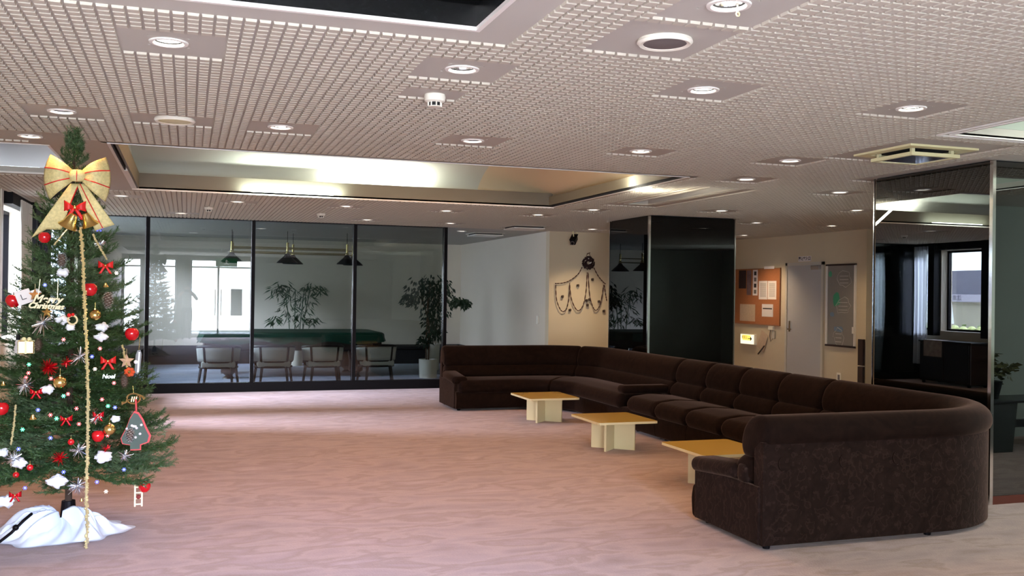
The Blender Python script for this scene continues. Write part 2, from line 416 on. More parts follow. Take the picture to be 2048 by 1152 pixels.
MB().box(XL - .3, XR + .3, YF - .3, YB + .3, 3.45, 3.5).build('slab', M['black_matte'], ceiling)
# plain rectangles (no blocks)
plain = [(s[0] - g, s[1] + g, s[2] - g, s[3] + g) for s, g in ((SKY, .165), (LBX, .12), (RBX, .10))]
plain += [(-1.12, -.40, 7.45, 11.2), (-.60, 4.33, 7.45, 11.03), (4.59, 5.335, 8.10, 10.30), (4.50, 5.38, 5.10, 6.05), (1.09, 1.41, 4.85, 5.10),
          (5.62, 7.3, 5.4, 7.15), (1.60, 2.09, 3.30, 3.78),  (-.34, .16, 6.15, 6.52), (-1.35, -.84, 7.2, 7.66), (4.75, 5.4, 13.9, 14.7)]
for x, y, on, lb in LIGHTS: plain.append((x - PN, x + PN, y - PN + .01, y + PN - .005))
i0, i1 = int((-2.0 - GX) / DX), int((11.0 - GX) / DX); j0, j1 = int((1.0 - GY) / DY), int((15.0 - GY) / DY)
ii, jj = np.meshgrid(np.arange(i0, i1), np.arange(j0, j1), indexing='ij')
bx = (GX + ii * DX).ravel(); by = (GY + jj * DY).ravel()
ok = (bx > XL + .02) & (bx > -.19 * by - .5) & (bx < 1.6 * by + 1.6)
cx, cyy = bx + DX / 2, by + DY / 2
for p in plain: ok &= ~((cx > p[0]) & (cx < p[1]) & (cyy > p[2]) & (cyy < p[3]))
ok &= ~((cx > 5.76) & (cx < 7.15) & (cyy > 11.3) & (cyy < 12.7))
bx, by = bx[ok], by[ok]
BW, BL, BD = DX - .0095, DY - .0125, .0110
inview = (bx > -.155 * by) & (bx < 1.0 * by) & (by > 2.7)
d2 = np.where(inview, bx ** 2 + by ** 2, 1e9); order = np.argsort(d2)
near = order[:300]; far = order[300:]
bm_ = MB(); t_ = .002
bm_.add([(0, 0, 0), (BW, 0, 0), (BW, BL, 0), (0, BL, 0), (t_, t_, -BD), (BW - t_, t_, -BD), (BW - t_, BL - t_, -BD), (t_, BL - t_, -BD)],
        [(4, 5, 6, 7), (0, 1, 5, 4), (1, 2, 6, 5), (2, 3, 7, 6), (3, 0, 4, 7)])
blk = bm_.mesh('ceiling_block', M['block'])
for k in near:
    o = bpy.data.objects.new('ceiling_block', blk); COL.objects.link(o); o.parent = ceiling; o.location = (bx[k], by[k], H)
def mesh_np(name, verts, faces4, mt):
    me = bpy.data.meshes.new(name); n = len(verts); nf = len(faces4); k = faces4.shape[1]
    me.vertices.add(n); me.vertices.foreach_set('co', verts.astype(np.float32).ravel())
    me.loops.add(nf * k); me.loops.foreach_set('vertex_index', faces4.astype(np.int32).ravel())
    me.polygons.add(nf); me.polygons.foreach_set('loop_start', np.arange(0, nf * k, k, dtype=np.int32))
    try: me.polygons.foreach_set('loop_total', np.full(nf, k, dtype=np.int32))
    except Exception: pass
    me.update(calc_edges=True); me.materials.append(mt); me.validate(); me.shade_flat(); return me
bv = np.array(bm_.v); bf = np.array([(7, 6, 5, 4), (4, 5, 1, 0), (5, 6, 2, 1), (6, 7, 3, 2), (7, 4, 0, 3)])
off = np.stack([bx[far], by[far], np.full(len(far), H)], 1)
VV = (bv[None] + off[:, None]).reshape(-1, 3); FF = (bf[None] + (np.arange(len(far)) * 8)[:, None, None]).reshape(-1, 4)
o = link('ceiling_blocks_beyond', mesh_np('ceiling_blocks_beyond', VV, FF, M['block']), ceiling); o['kind'] = 'stuff'

# walls
wl = [(11.85, 13.15, .95, 2.46), (13.30, 14.42, .95, 2.46), (14.62, 16.9, .95, 2.46), (17.1, 19.6, .95, 2.46)]
wall_left = plate('wall_left', M['wall'], YF, YB, 0, H, XL - .25, XL, wl, axis='x')
tag(wall_left, kind='structure', label='pale window wall along the left side')
m = MB()
for yy in (13.16, 14.44): m.box(XL - .02, XL + .16, yy, yy + .15, 0.86, H)
m.build('window_post', M['black'], wall_left)
MB().box(XL - .02, XL + .10, 11.85, 16.9, 2.47, H - .002).build('curtain_pelmet', M['black'], wall_left)
MB().box(XL, XL + .02, 12.0, YB, 0, .09).build('skirting', M['black'], wall_left)
for i, (a, b, c, d) in enumerate(wl):
    fr = MB().box(XL - .2, XL - .14, a, b, c, c + .04).box(XL - .2, XL - .14, a, b, d - .04, d).box(XL - .2, XL - .14, a, a + .04, c, d).box(XL - .2, XL - .14, b - .04, b, c, d)
    if i != 1: fr.box(XL - .2, XL - .14, (a + b) / 2 - .02, (a + b) / 2 + .02, c, d)
    f_ = fr.build('window_%d' % (i + 1), M['black']); tag(f_, kind='structure', label=['side window behind the white curtain left of the Christmas tree', 'clear side window between two black posts, seen mirrored in the right column', 'side window behind sheer curtains, seen mirrored in the right column', 'side window at the far end of the billiard room'][i])
    MB().box(XL - .18, XL - .172, a + .04, b - .04, c + .04, d - .04).build('pane', M['pane'], f_)
tag(MB().box(XL, XL + .02, -1.9, 11.6, 0, H).build('trim_1', M['wall'], None), kind='structure', label='white pier lining the left side of the lobby')
MB().box(XL - .02, XL + .03, 11.6, 11.72, 0, H).build('pier_edge', M['white'], bpy.data.objects['trim_1'])
# back wall of the billiard room and the side wall
tag(MB().box(XL - .3, 6.2, YB, YB + .2, 0, H).build('wall_back', M['wall']), kind='structure', label='white back wall of the billiard room')
tag(MB().box(XL, 5.79, YB - .03, YB, 0, .39).build('baseboard_back', M['black_matte']), kind='structure', label='tall black baseboard of the billiard room back wall')
tag(MB().box(5.80, 6.0, 15.25, YB, 0, H).build('wall_side', M['wall']), kind='structure', label='white side wall running back from the wreath wall')
tag(MB().box(5.77, 5.80, 15.6, YB, 0, .39).build('baseboard_side', M['black_matte']), kind='structure', label='tall black baseboard of the white side wall')
tag(MB().box(5.80, 7.3, 15.09, 15.25, 0, H).build('wall_wreath', M['wall_cream']), kind='structure', label='cream wall with the wreath and camera')
tag(MB().box(7.3, 9.95, 16.2, 16.4, 0, H).box(7.2, 7.3, 15.25, 16.4, 0, H).build('wall_far', M['wall_cream']), kind='structure', label='cream wall hidden behind the middle column')
XW = 9.78
tag(MB().box(XW, XW + .2, 12.0, 16.2, 0, H).build('wall_door', M['wall_cream']), kind='structure', label='cream wall with the grey door and the cork board')
tag(MB().box(XW + .2, XR, 11.9, 12.1, 0, H).build('wall_return', M['wall_cream']), kind='structure')
tag(plate('wall_right', M['wall_green'], 2.7, 12.1, 0, H, XR, XR + .2, [(4.2, 6.2, .9, 2.3)], axis='x'), kind='structure')
w9 = tag(MB().box(XR + .06, XR + .1, 4.2, 6.2, .9, .95).box(XR + .06, XR + .1, 4.2, 6.2, 2.25, 2.3).box(XR + .06, XR + .1, 4.2, 4.25, .95, 2.25).box(XR + .06, XR + .1, 6.15, 6.2, .95, 2.25).build('window_7', M['black']), kind='structure')  # invented window, added so the east fill can reach the alcove
MB().box(XR + .075, XR + .082, 4.25, 6.15, .95, 2.25).build('pane', M['pane'], w9)
tag(MB().box(6.6, XR, 2.7, 2.9, 0, H).build('wall_alcove', M['wall_green']), kind='structure', label='pale green wall mirrored in the front of the right column')
tag(MB().box(6.6, 6.8, YF, 2.7, 0, H).build('wall_near', M['wall_green']), kind='structure')
# entrance front behind the camera
eh = [(-1.9, -1.35, .1, 2.5), (-1.25, -.32, .1, 2.5), (.10, 1.99, .06, 2.5)]
wall_front = plate('wall_front', M['grey'], XL - .1, 6.8, 0, H, YF - .2, YF, eh, axis='y')
tag(wall_front, kind='structure', label='entrance front mirrored in the glass partition')
for i, (a, b, c, d) in enumerate(eh):
    g = MB().box(a, b, YF - .12, YF - .07, d - .05, d).box(a, b, YF - .12, YF - .07, c, c + .06).box(a, a + .05, YF - .12, YF - .07, c, d).box(b - .05, b, YF - .12, YF - .07, c, d)
    if i == 2: g.box(.92, .98, YF - .12, YF - .07, c, d).box(a, b, YF - .12, YF - .07, 2.22, 2.27)
    else: g.box(a, b, YF - .12, YF - .07, 2.22, 2.27)
    nm = 'door_1' if i == 2 else 'window_%d' % (i + 5)
    f_ = g.build(nm, M['chrome_blur']); tag(f_, kind='structure', label=['narrow entrance window mirrored at the left of the partition', 'entrance window mirrored beside the Christmas tree', 'glazed double entrance door mirrored in the partition'][i])
    MB().box(a + .05, b - .05, YF - .10, YF - .094, c + .06, d - .05).build('pane', M['pane'], f_)
    if i == 2:
        for hx in (.86, 1.04):
            MB().tube([(hx, YF - .07, .7), (hx, YF + .0, .74), (hx, YF + .0, 1.5), (hx, YF - .07, 1.54)], .016).build('door_handle', M['black'], f_)
        MB().box(1.34, 1.70, YF - .09, YF - .085, .69, 1.56).build('notice', M['grey'], f_)
pl = tag(MB().box(-.30, .09, YF, YF + .25, 0, H).build('trim_2', M['grey']), kind='structure', label='grey pier between the entrance windows')
ex = thing('exit_sign', 'green running-man exit sign hanging over the entrance, mirrored in the partition', 'sign', (1.15, -.9, 2.38))
rbox(-.32, .32, -.03, .03, -.13, .13, .01).build('sign_housing', mat('exit_green', srgb(20, 96, 52), .5, emis=srgb(20, 110, 56), estr=1.4), ex)
m = MB(); 
m.sphere((.0, -0.0, .065), .022, 8, 6).obox((-.005, 0, .015), (.018, 0, .012), (0, .004, 0), (-.012, 0, .04)).obox((.03, 0, -.05), (.045, 0, -.02), (0, .004, 0), (.006, 0, .012)).obox((-.04, 0, -.05), (.04, 0, .012), (0, .004, 0), (.004, 0, -.013)).obox((.04, 0, .03), (.035, 0, -.012), (0, .004, 0), (0, 0, .009))
fg = m.build('pictogram', mat('sign_white', (1, 1, 1), .5, emis=(1, 1, .9), estr=1.2), ex); fg.location = (0, .034, 0)
MB().tube([(-.2, 0, .13), (-.2, 0, .228)], .008).tube([(.2, 0, .13), (.2, 0, .228)], .008).build('hanger', M['grey'], ex)
# outside
gnd = tag(MB().box(-12, -2.2, -14, 30, -.2, -.12).box(-2.2, 14, -14, -2.2, -.2, -.12).build('ground_outside', M['asphalt']), kind='structure')
ow = tag(MB().box(-5.4, -5.2, 6, 30, -.12, 2.20).build('wall_outside', M['concrete']), kind='structure', label='pale wall outside the side windows')
tag(MB().box(-5.2, -5.14, 6, 30, 1.66, 2.20).build('trim_3', M['mauve']), kind='structure', label='mauve fascia on the wall outside')

# ------------------------------------------------------------------ ceiling recesses
sk = thing('ceiling_recess', 'black glossy ceiling recess with a mirrored rim cut by the top edge', 'recess', (0, 0, H))
x0, x1, y0, y1 = SKY
def frame_rect(m, x0, x1, y0, y1, t, z0, z1):
    return m.box(x0 - t, x1 + t, y0 - t, y0, z0, z1).box(x0 - t, x1 + t, y1, y1 + t, z0, z1).box(x0 - t, x0, y0, y1, z0, z1).box(x1, x1 + t, y0, y1, z0, z1)
frame_rect(MB(), x0 + .012, x1 - .012, y0 + .012, y1 - .012, .020, -.004, .012).build('rim', M['white'], sk)
frame_rect(MB(), x0 + .008, x1 - .008, y0 + .008, y1 - .008, .004, .012, .10).build('mirror_band', M['chrome'], sk)
frame_rect(MB(), x0 + .003, x1 - .003, y0 + .003, y1 - .003, .004, .10, .62).build('inner_wall', M['mirror_black2'], sk)
MB().box(x0, x1, y0, y1, .62, .64).build('recess_top', M['mirror_black2'], sk)
# long light box
lbx = thing('ceiling_light_box', 'long recessed light box with a curved white vault and white rim', 'light', (0, 0, H))
x0, x1, y0, y1 = BOX
rim = MB().box(x0 - .02, x1 + .02, y0 - .022, y0, -.006, .012)
rim.box(x0 - .02, x1 + .02, y1, y1 + .02, -.014, .018).box(x0 - .02, x0, y0, y1, -.008, .012).box(x1, x1 + .02, y0, y1, -.006, .012)
rim.build('rim', M['white'], lbx)
MB().box(x0, x0 + .012, y0, 9.25, .0, .05).box(x0, x1, y0, y0 + .006, 0.0, .16).box(x1 - .012, x1, y0, y1, 0, .05).build('dark_edge', M['black_matte'], lbx)
MB().box(x0, x0 + .03, 9.25, y1, -.006, .05).build('bright_edge', M['white'], lbx)
olive = mat('light_box_band', srgb(104, 100, 86), .6)
MB().box(x0, x1, y1 - .01, y1 + .02, .018, .165).build('back_band', olive, lbx)
MB().box(x0 + .03, x0 + .05, y0, y1, .0, .165).build('side_band', olive, lbx)
MB().box(x1 - .05, x1 - .03, y0, y1, .02, .12).build('side_band', olive, lbx)
n1, n2 = 30, 60
pts = np.zeros((n1, n2, 3))
prof = []
for t in np.linspace(0, 1, n1):
    a = t * PI / 2
    prof.append((y1 + .34 - 2.6 * (1 - math.cos(a)), .10 + .56 * math.sin(a)))
for i, (yy, zz) in enumerate(prof):
    pts[i, :, 0] = np.linspace(x0 - .05, 3.35, n2); pts[i, :, 1] = yy; pts[i, :, 2] = zz
white_vault = mat('vault_white', srgb(196, 198, 188), .7)
link('vault', grid_mesh('vault', pts, white_vault), lbx)
pts2 = np.zeros((n1, 20, 3))
for i, (yy, zz) in enumerate(prof):
    f = i / (n1 - 1)
    for j in range(20):
        g = j / 19
        pts2[i, j] = (3.35 + (x1 + .1 - 3.35) * g, yy, zz * (1 - g) + (.10 + .04 * f) * g + .05 * math.sin(PI * g))
link('vault_end', grid_mesh('vault_end', pts2, mat('vault_end_tan', srgb(214, 196, 164), .7)), lbx)
MB().box(x0 - .06, x1 + .1, y0 - .05, y0, .0, .75).box(x0 - .06, x0 - .03, y0, y1 + .4, .05, .75).box(x1 + .08, x1 + .1, y0, y1 + .4, .06, .75).box(x0, x1 + .1, y1 + .02, y1 + .36, .06, .075).box(x0, x1 + .1, y0, 8.75, .66, .68).build('housing', white_vault, lbx)
for xa, xb in ((1.62, 2.55),):
    MB().tube([(xa, y1 + .13, .105), (xb, y1 + .13, .105)], .013).build('tube_lamp', M['tube'], lbx)
add_light('lamp_light_box', 'AREA', (2.1, y1 + .15, H + .12), 20, (1, 1, .90), (0, .25, 1), shape='RECTANGLE', size=1.0, size_y=.06)
MB().tube([(.65, y1 - .04, .020), (1.55, y1 - .04, .020)], .006).build('tube_lamp', M['tube'], lbx)
add_light('fill_light_box_down', 'AREA', (1.7, 9.3, H + .40), 60, (1, .50, .17), (0, 0, -1), shape='RECTANGLE', size=3.6, size_y=2.2)  # added unseen fill above the rim, warms the floor below
add_light('lamp_light_box_left', 'AREA', (1.1, y1 - .1, H + .03), 9, (.9, 1, .9), (0, 1, .9), shape='RECTANGLE', size=1.1, size_y=.04)
add_light('lamp_light_box_right', 'AREA', (3.95, 8.6, H + .10), 14, (1, .95, .8), (.8, 0, 1), shape='RECTANGLE', size=.06, size_y=1.2)
# left recess with a window-like mirror interior
lb2 = thing('side_ceiling_recess', 'mirrored ceiling recess with black and white trims left of the Christmas tree', 'recess', (0, 0, H))
x0, x1, y0, y1 = LBX
frame_rect(MB(), x0 + .01, x1 - .01, y0 + .01, y1 - .01, .02, -.004, .012).build('rim', M['white'], lb2)
MB().box(x1 - .02, x1, y0, y1, .012, .045).box(x1 - .012, x1 - .006, y0, y1, .07, .13).box(x0 + .003, x0 + .02, y0, y1, .012, .04).build('black_strip', M['black_matte'], lb2)
MB().box(x1 - .035, x1 - .02, y0, y1, .03, .05).box(x0 + .02, x0 + .035, y0, y1, .03, .05).build('white_strip', M['white'], lb2)
frame_rect(MB(), x0, x1, y0, y1, .006, .061, .5).build('inner_wall', M['chrome_blur'], lb2)
MB().box(x0, x1, y0, y1, .5, .52).build('recess_top', white_vault, lb2)
add_light('lamp_side_recess', 'AREA', ((x0 + x1) / 2, (y0 + y1) / 2, H + .49), .8, (.85, .93, 1), (0, 0, -1), shape='RECTANGLE', size=.4, size_y=1.6)
# right recess
rb = thing('right_ceiling_recess', 'pale greenish ceiling recess with cream rims above the right column', 'recess', (0, 0, H))
x0, x1, y0, y1 = RBX
m = frame_rect(MB(), x0, x1, y0, y1, .018, -.008, .012); frame_rect(m, x0 - .07, x1 + .1, y0 - .1, y1 + .05, .012, -.010, .0)
m.build('rim', M['white'], rb)
frame_rect(MB(), x0, x1, y0, y1, .006, .061, .3).box(x0, x1, y0, y1, .3, .32).build('inner_wall', M['wall_green'], rb)
add_light('lamp_right_recess', 'AREA', (6.1, 4.0, H + .29), 40, (.92, 1, .88), (0, 0, -1), shape='RECTANGLE', size=2.2, size_y=1.2)
# linear vent
lv = thing('slot_air_vent', 'long recessed slot air vent with parallel rails right of the light box', 'vent', (0, 0, H))
x0, x1, y0, y1 = VENT
m = frame_rect(MB(), x0, x1, y0, y1, .022, -.016, .004); m.box(x0 - .11, x0 - .09, y0, y1, -.012, 0).box(x1 + .08, x1 + .10, y0, y1, -.012, 0).box(4.585, 4.60, 8.1, 10.3, -.012, 0).box(5.325, 5.34, 8.1, 10.3, -.012, 0)
m.build('rail', M['block'], lv)
m = MB().box(x0, x1, y0, y1, .05, .06)
m.build('vent_backing', mat('vent_brown', srgb(84, 64, 50), .8), lv)
# square cassette air conditioner
ac = thing('ceiling_air_conditioner', 'cream square cassette air conditioner with a dropped centre panel near the right column', 'air conditioner', (4.955, 5.58, H))
frame_rect(MB(), -.21, .21, -.21, .21, .085, -.014, 0).build('frame', M['cream_plastic'], ac)
MB().box(-.21, .21, -.21, .21, -.006, -.001).build('air_gap', M['black_matte'], ac)
frame_rect(MB(), -.18, .18, -.18, .18, .03, -.062, -.038).build('dropped_frame', M['cream_plastic'], ac)
MB().box(-.18, .18, -.18, .18, -.058, -.05).build('grille_panel', mat('grille_gloss', srgb(120, 124, 150), .12, spec=1.0, coat=1), ac)
m = MB()
for sx in (-1, 1):
    for sy in (-1, 1): m.box(sx * .17 - .012, sx * .17 + .012, sy * .17 - .012, sy * .17 + .012, -.04, -.005)
m.build('spacer', M['cream_plastic'], ac)
for (xx, yy, lb, cut) in ((5.06, 14.3, 'white square air vent in front of the wreath wall', 1), (5.04, 16.33, 'white square air vent beyond the partition near the white side wall', 0)):
    a = thing('ceiling_vent', lb, 'vent', (xx, yy, H))
    MB().box(-.28, .28, -.28, .28, -.012, 0).build('frame', M['block'], a)
    MB().box(-.24, .24, -.24, .24, -.03, -.012).build('vent_gap', M['black_matte'], a)
    rbox(-.26, .26, -.26, .26, -.05, -.03, .006).build('panel', M['white'], a)
# round speakers
for xx, yy, r, lb, gm in ((1.864, 3.547, .112, 'round ceiling speaker with a grey face and white ring near the top edge', 'grey'), (-.088, 6.33, .12, 'cream round ceiling speaker in front of the light box', 'cream_plastic')):
    a = thing('ceiling_speaker', lb, 'speaker', (xx, yy, H))
    MB().lathe([(r, 0), (r + .004, -.012), (r - .006, -.022), (r - .022, -.018), (r - .022, 0)], 40).build('ring', M['white_plastic'], a, True)
    MB().lathe([(r - .02, -.016), (r * .5, -.020), (.001, -.021)], 40).build('speaker_face', M[gm], a, True)
for xx, yy, lb in ((1.245, 4.985, 'white smoke detector behind the front chrome downlight'), (1.72, 13.2, 'white smoke detector in front of the partition top'), (.25, 12.9, 'small white detector near the left partition post')):
    a = thing('smoke_detector', lb, 'detector', (xx, yy, H))
    MB().lathe([(.055, 0), (.058, -.012), (.055, -.035), (.044, -.042), (.001, -.042)], 28).build('detector_body', M['white_plastic'], a, True)
    m = MB().lathe([(.036, -.062), (.036, -.066), (.001, -.068)], 20)
    for k in range(8):
        t = k * PI / 4; m.obox((.036 * math.cos(t), .036 * math.sin(t), -.052), (.003, 0, 0), (0, .003, 0), (0, 0, .012))
    m.build('sensor_cage', M['white_plastic'], a)
    MB().lathe([(.03, -.042), (.03, -.062), (.001, -.062)], 16).build('sensor_core', M['black_matte'], a)

# downlights
RD = .062
def disc_hole(R, r, z, n=32):
    m = MB(); vs = []
    for j in range(n):
        t = 2 * PI * (j + .5) / n; c, s = math.cos(t), math.sin(t); k = R / max(abs(c), abs(s))
        vs += [(c * k, s * k, z), (c * r, s * r, z), (c * k, s * k, z + .004), (c * r, s * r, z + .004)]
    fs = []
    for j in range(n):
        a, b = 4 * j, 4 * ((j + 1) % n)
        fs += [(a, b, b + 1, a + 1), (a + 2, a + 3, b + 3, b + 2), (a, a + 2, b + 2, b), (a + 1, b + 1, b + 3, a + 3)]
    return m.add(vs, fs)
pm = disc_hole(.0855, RD + .004, -.0005).mesh('mounting_plate', M['ceiling'])
rm = MB().lathe([(RD + .006, 0), (RD + .020, -.001), (RD + .018, -.007), (RD + .004, -.008), (RD - .002, -.002), (RD - .002, .006)], 36).mesh('trim_ring', M['white'], True)
gm_ = MB().lathe([(RD - .002, .004), (RD - .003, .008), (RD - .004, .012)], 36).mesh('gasket', M['black_matte'], True)
fm = MB().lathe([(RD - .005, .010), (RD - .02, .055), (RD - .034, .085), (.001, .09)], 32).mesh('reflector', M['reflector'], True)
lm = MB().lathe([(.001, .006), (RD - .009, .008), (RD - .007, .016), (.001, .02)], 32).mesh('lens', M['lamp_on'], True)
bm2 = MB().tube([(-.024, -.008, .08), (-.024, -.008, .010)], .010).tube([(.004, .014, .08), (.004, .014, .008)], .012).tube([(.030, -.010, .08), (.030, -.010, .014)], .008).mesh('bulb', M['lamp_dim'], True)
SP_ON, SP_REF = 24, 14
for k, (x, y, on, lb) in enumerate(LIGHTS):
    a = thing('downlight', lb, 'downlight', (x, y, H), group='round downlights in the ceiling')
    for nm, me in (('mounting_plate', pm), ('trim_ring', rm), ('gasket', gm_)): link(nm, me, a)
    if on: link('lens', lm, a)
    else: link('reflector', fm, a); link('bulb', bm2, a)
    if k == 1:
        MB().tube([(.03, -.01, 0), (.03, -.01, -.025)], .003).lathe([(.006, 0), (.010, .003), (.006, .006)], 12, (.03, -.01, -.035), Matrix.Rotation(PI / 2, 3, 'X')).build('pull_loop', M['cream_plastic'], a)
    mid = 6 < y < 11.9
    l = add_light('downlight_lamp', 'SPOT', (x, y, H - .012), (SP_ON if on else SP_REF) * (1.7 if mid else 6.0 if (x > 5.9 and y > 9) else .28 if y < 6 else .5), (1, .74, .46) if (x > 5.9 and y > 9) else WARM if y < 14.9 else (1, .9, .75), (0, 0, -1), spot_size=math.radians(112), spot_blend=.8, shadow_soft_size=.05)

# ------------------------------------------------------------------ glass partition
YG = 15.01
gp = thing('glass_partition', 'full height glass partition with black posts in front of the billiard room', 'partition', (0, YG, 0))
posts = [-2.02, -.553, .945, 2.49, 3.955]
for i, x in enumerate(posts):
    if i == 0: MB().box(-1.95, -1.90, -.06, .06, 0, 2.609).build('post', M['black'], gp)
    else:
        MB().box(x - .026, x + .026, -.06, .06, .14, 2.59).build('post', M['black'], gp)
        MB().box(x - .031, x - .0265, -.062, -.03, .16, 2.58).build('post_trim', mat('dark_chrome', (.16, .16, .17), .25, 1), gp)
MB().box(-1.95, 3.981, -.06, .06, 0, .14).build('base_rail', M['black'], gp)
MB().box(-1.95, 3.981, -.06, .06, 2.59, 2.609).build('top_rail', M['black'], gp)
for i in range(4):
    MB().box((-1.9 if i == 0 else posts[i] + .0262), posts[i + 1] - .0315, -.004, .004, .1402, 2.5898).build('glass_pane', M['glass'], gp)

# ------------------------------------------------------------------ black glass columns
def column(name, label, x0, x1, y0, y1, fm, lm):
    c = thing(name, label, 'column', (0, 0, 0))
    MB().box(x0 + .02, x1 - .02, y0 + .02, y1 - .02, 0, H - .002).build('core', M['black_matte'], c)
    MB().box(x0 + .03, x1 - .03, y0, y0 + .012, .065, H - .012).build('front_glass', fm, c)
    MB().box(x0, x0 + .012, y0 + .03, y1 - .03, .065, H - .012).build('side_glass', lm, c)
    MB().box(x1 - .012, x1, y0 + .03, y1 - .03, .065, H - .012).build('side_glass', lm, c)
    MB().box(x0 + .03, x1 - .03, y0, y0 + .01, 0, .063).box(x0 + .002, x0 + .012, y0 + .03, y1 - .03, 0, .063).build('plinth', mat('plinth_brown', srgb(86, 40, 28), .4), c)
    m = MB().box(x0 - .002, x0 + .028, y0 - .003, y0 + .028, 0, H - .006)
    m.build('chrome_corner', M['chrome'], c)
    MB().box(x0 - .003, x0 + .008, y1 - .012, y1, 0, H - .006).build('chrome_edge', M['chrome'], c)
    MB().box(x1 - .010, x1 + .002, y0 - .002, y0 + .01, 0, H - .006).build('chrome_edge', M['chrome'], c)
    return c
column('mirror_column', 'black mirror glass column with chrome corner in the middle, behind the sofa', 5.772, 7.09, 11.365, 12.60, M['mirror_black2'], M['mirror_black2'])
column('mirror_column', 'black mirror glass column at the right reflecting curtained windows', 5.756, 7.2, 5.656, 6.98, M['mirror_black'], M['mirror_black'])

# ------------------------------------------------------------------ door wall
d2 = MB().box(XW - .035, XW, 13.0, 13.05, 0, 2.13).box(XW - .035, XW, 13.98, 14.03, 0, 2.13).box(XW - .035, XW, 13.0, 14.03, 2.08, 2.13).build('door_2', M['door_frame'])
tag(d2, kind='structure', label='grey painted door with lever handle in the cream wall')
MB().box(XW - .022, XW - .001, 13.05, 13.98, .01, 2.08).build('door_leaf', M['door'], d2)
MB().box(XW - .045, XW - .022, 13.86, 13.90, .96, 1.14).tube([(XW - .05, 13.88, 1.0), (XW - .08, 13.88, 1.0), (XW - .08, 13.77, 1.0)], .010).build('door_handle', M['chrome'], d2)
MB().box(XW - .07, XW - .022, 13.08, 13.28, 2.0, 2.07).build('door_closer', M['chrome_blur'], d2)
def flat(name, mt, y0, y1, z0, z1, t, parent=None, base=0):     # thin object on the door wall
    return MB().box(XW - base - t, XW - base, min(y0, y1), max(y0, y1), z0, z1).build(name, mt, parent)
sg = flat('door_sign', M['paper'], 13.70, 13.36, 2.145, 2.235, .012); tag(sg, 'small white name plate with dark characters above the grey door', 'sign')
tme = text_mesh('更衣室入口', .066, M['ink'], offset=.002)
t = link('lettering', tme, sg); t.matrix_world = Matrix(((0, 0, -1, XW - .0125), (-1, 0, 0, 13.53), (0, 1, 0, 2.19), (0, 0, 0, 1)))
cb = flat('cork_board', M['cork'], 15.68, 14.22, 1.06, 2.04, .02); tag(cb, 'orange cork notice board covered with papers beside the middle column', 'notice board')
frb = MB()
for a, b, c, d in ((14.20, 15.70, 1.04, 1.06), (14.20, 15.70, 2.04, 2.055), (14.20, 14.22, 1.06, 2.04)): frb.box(XW - .025, XW, a, b, c, d)
frb.build('frame', mat('cork_frame', srgb(150, 100, 64), .5), cb)
def paper(nm, lb, ax, ay, bx, by, mt, base=.02, t=.002):
    p, q = PX(ax, ay, XW), PX(bx, by, XW)
    o = flat(nm, mt, p.y, q.y, min(p.z, q.z), max(p.z, q.z), t, None, base); tag(o, lb, 'paper'); return o, p, q
pdark = mat('poster_dark', srgb(44, 26, 30), .6, noise=.6, nscale=12)
paper('poster', 'dark round-topped poster at the left edge of the cork board', 1480, 541, 1494, 577, pdark)
paper('poster', 'tall faded photo poster right of the dark poster on the cork board', 1496, 541, 1504, 590, mat('poster_mid', srgb(120, 96, 96), .7, noise=.5, nscale=10))
o, p, q = paper('poster', 'tall strip poster with photo rows on the cork board', 1508, 540, 1517, 591, M['paper'])
for k in range(4):
    zz = q.z + (p.z - q.z) * (k + .3) / 4.2
    flat('photo_row', M['ink' if k % 2 else 'grey'], p.y - .04, q.y + .04, zz, zz + .07, .0015, o, .022)
for ax, bx, lb in ((1520, 1536.5, 'left one of two text sheets pinned side by side on the cork board'), (1538, 1554.5, 'right one of two text sheets pinned side by side on the cork board')):
    o, p, q = paper('notice_sheet', lb, ax, 562, bx, 599, M['paper'])
    m = MB()
    for k in range(14):
        zz = p.z - .05 - k * (p.z - q.z - .08) / 14; m.box(XW - .0228, XW - .022, q.y + .04, p.y - .04, zz, zz + .006)
    m.build('text_line', M['grey'], o)
o, p, q = paper('map_sheet', 'tan map sheet at the lower left of the cork board', 1482, 608, 1512, 643, M['paper_tan'])
o, p, q = paper('notice_sheet', 'small square notice with a dark heading at the lower right of the cork board', 1526, 608, 1548, 634, M['paper'])
MB().box(XW - .0235, XW - .022, q.y + .03, p.y - .03, p.z - .09, p.z - .07).build('text_line', M['ink'], o)
o, p, q = paper('label_strip', 'white label strip on the top right edge of the cork board', 1531, 533, 1551, 537.5, M['paper'], .026)
# guidance light
gl = thing('guidance_light', 'glowing yellow and white direction light with a black arrow under the cork board', 'sign', (XW, 15.17, .765))
rbox(-.05, 0, -.245, .225, -.10, .10, .012).build('housing', M['white_plastic'], gl)
rbox(-.058, -.05, -.225, .205, -.085, .085, .004).build('light_panel', mat('light_panel', (1, 1, .8), .4, emis=(1, .93, .70), estr=.95), gl)
rbox(-.0595, -.0575, -.13, .14, -.02, .075, .001).build('yellow_panel', mat('light_yellow', (1, .9, .2), .4, emis=(1, .82, .14), estr=.85), gl)
t = link('lettering', text_mesh('非常口', .062, M['ink']), gl); t.matrix_local = Matrix(((0, 0, -1, -.0600), (-1, 0, 0, .075), (0, 1, 0, .03), (0, 0, 0, 1)))
MB().obox((-.0605, -.10, .012), (.0008, 0, 0), (0, .055, 0), (0, 0, .006)).add([(-.062, -.125, .055), (-.062, -.125, -.03), (-.062, -.18, .012), (-.059, -.125, .055), (-.059, -.125, -.03), (-.059, -.18, .012)], [(0, 1, 2), (3, 5, 4), (0, 3, 4, 1), (1, 4, 5, 2), (2, 5, 3, 0)]).build('arrow', M['ink'], gl)
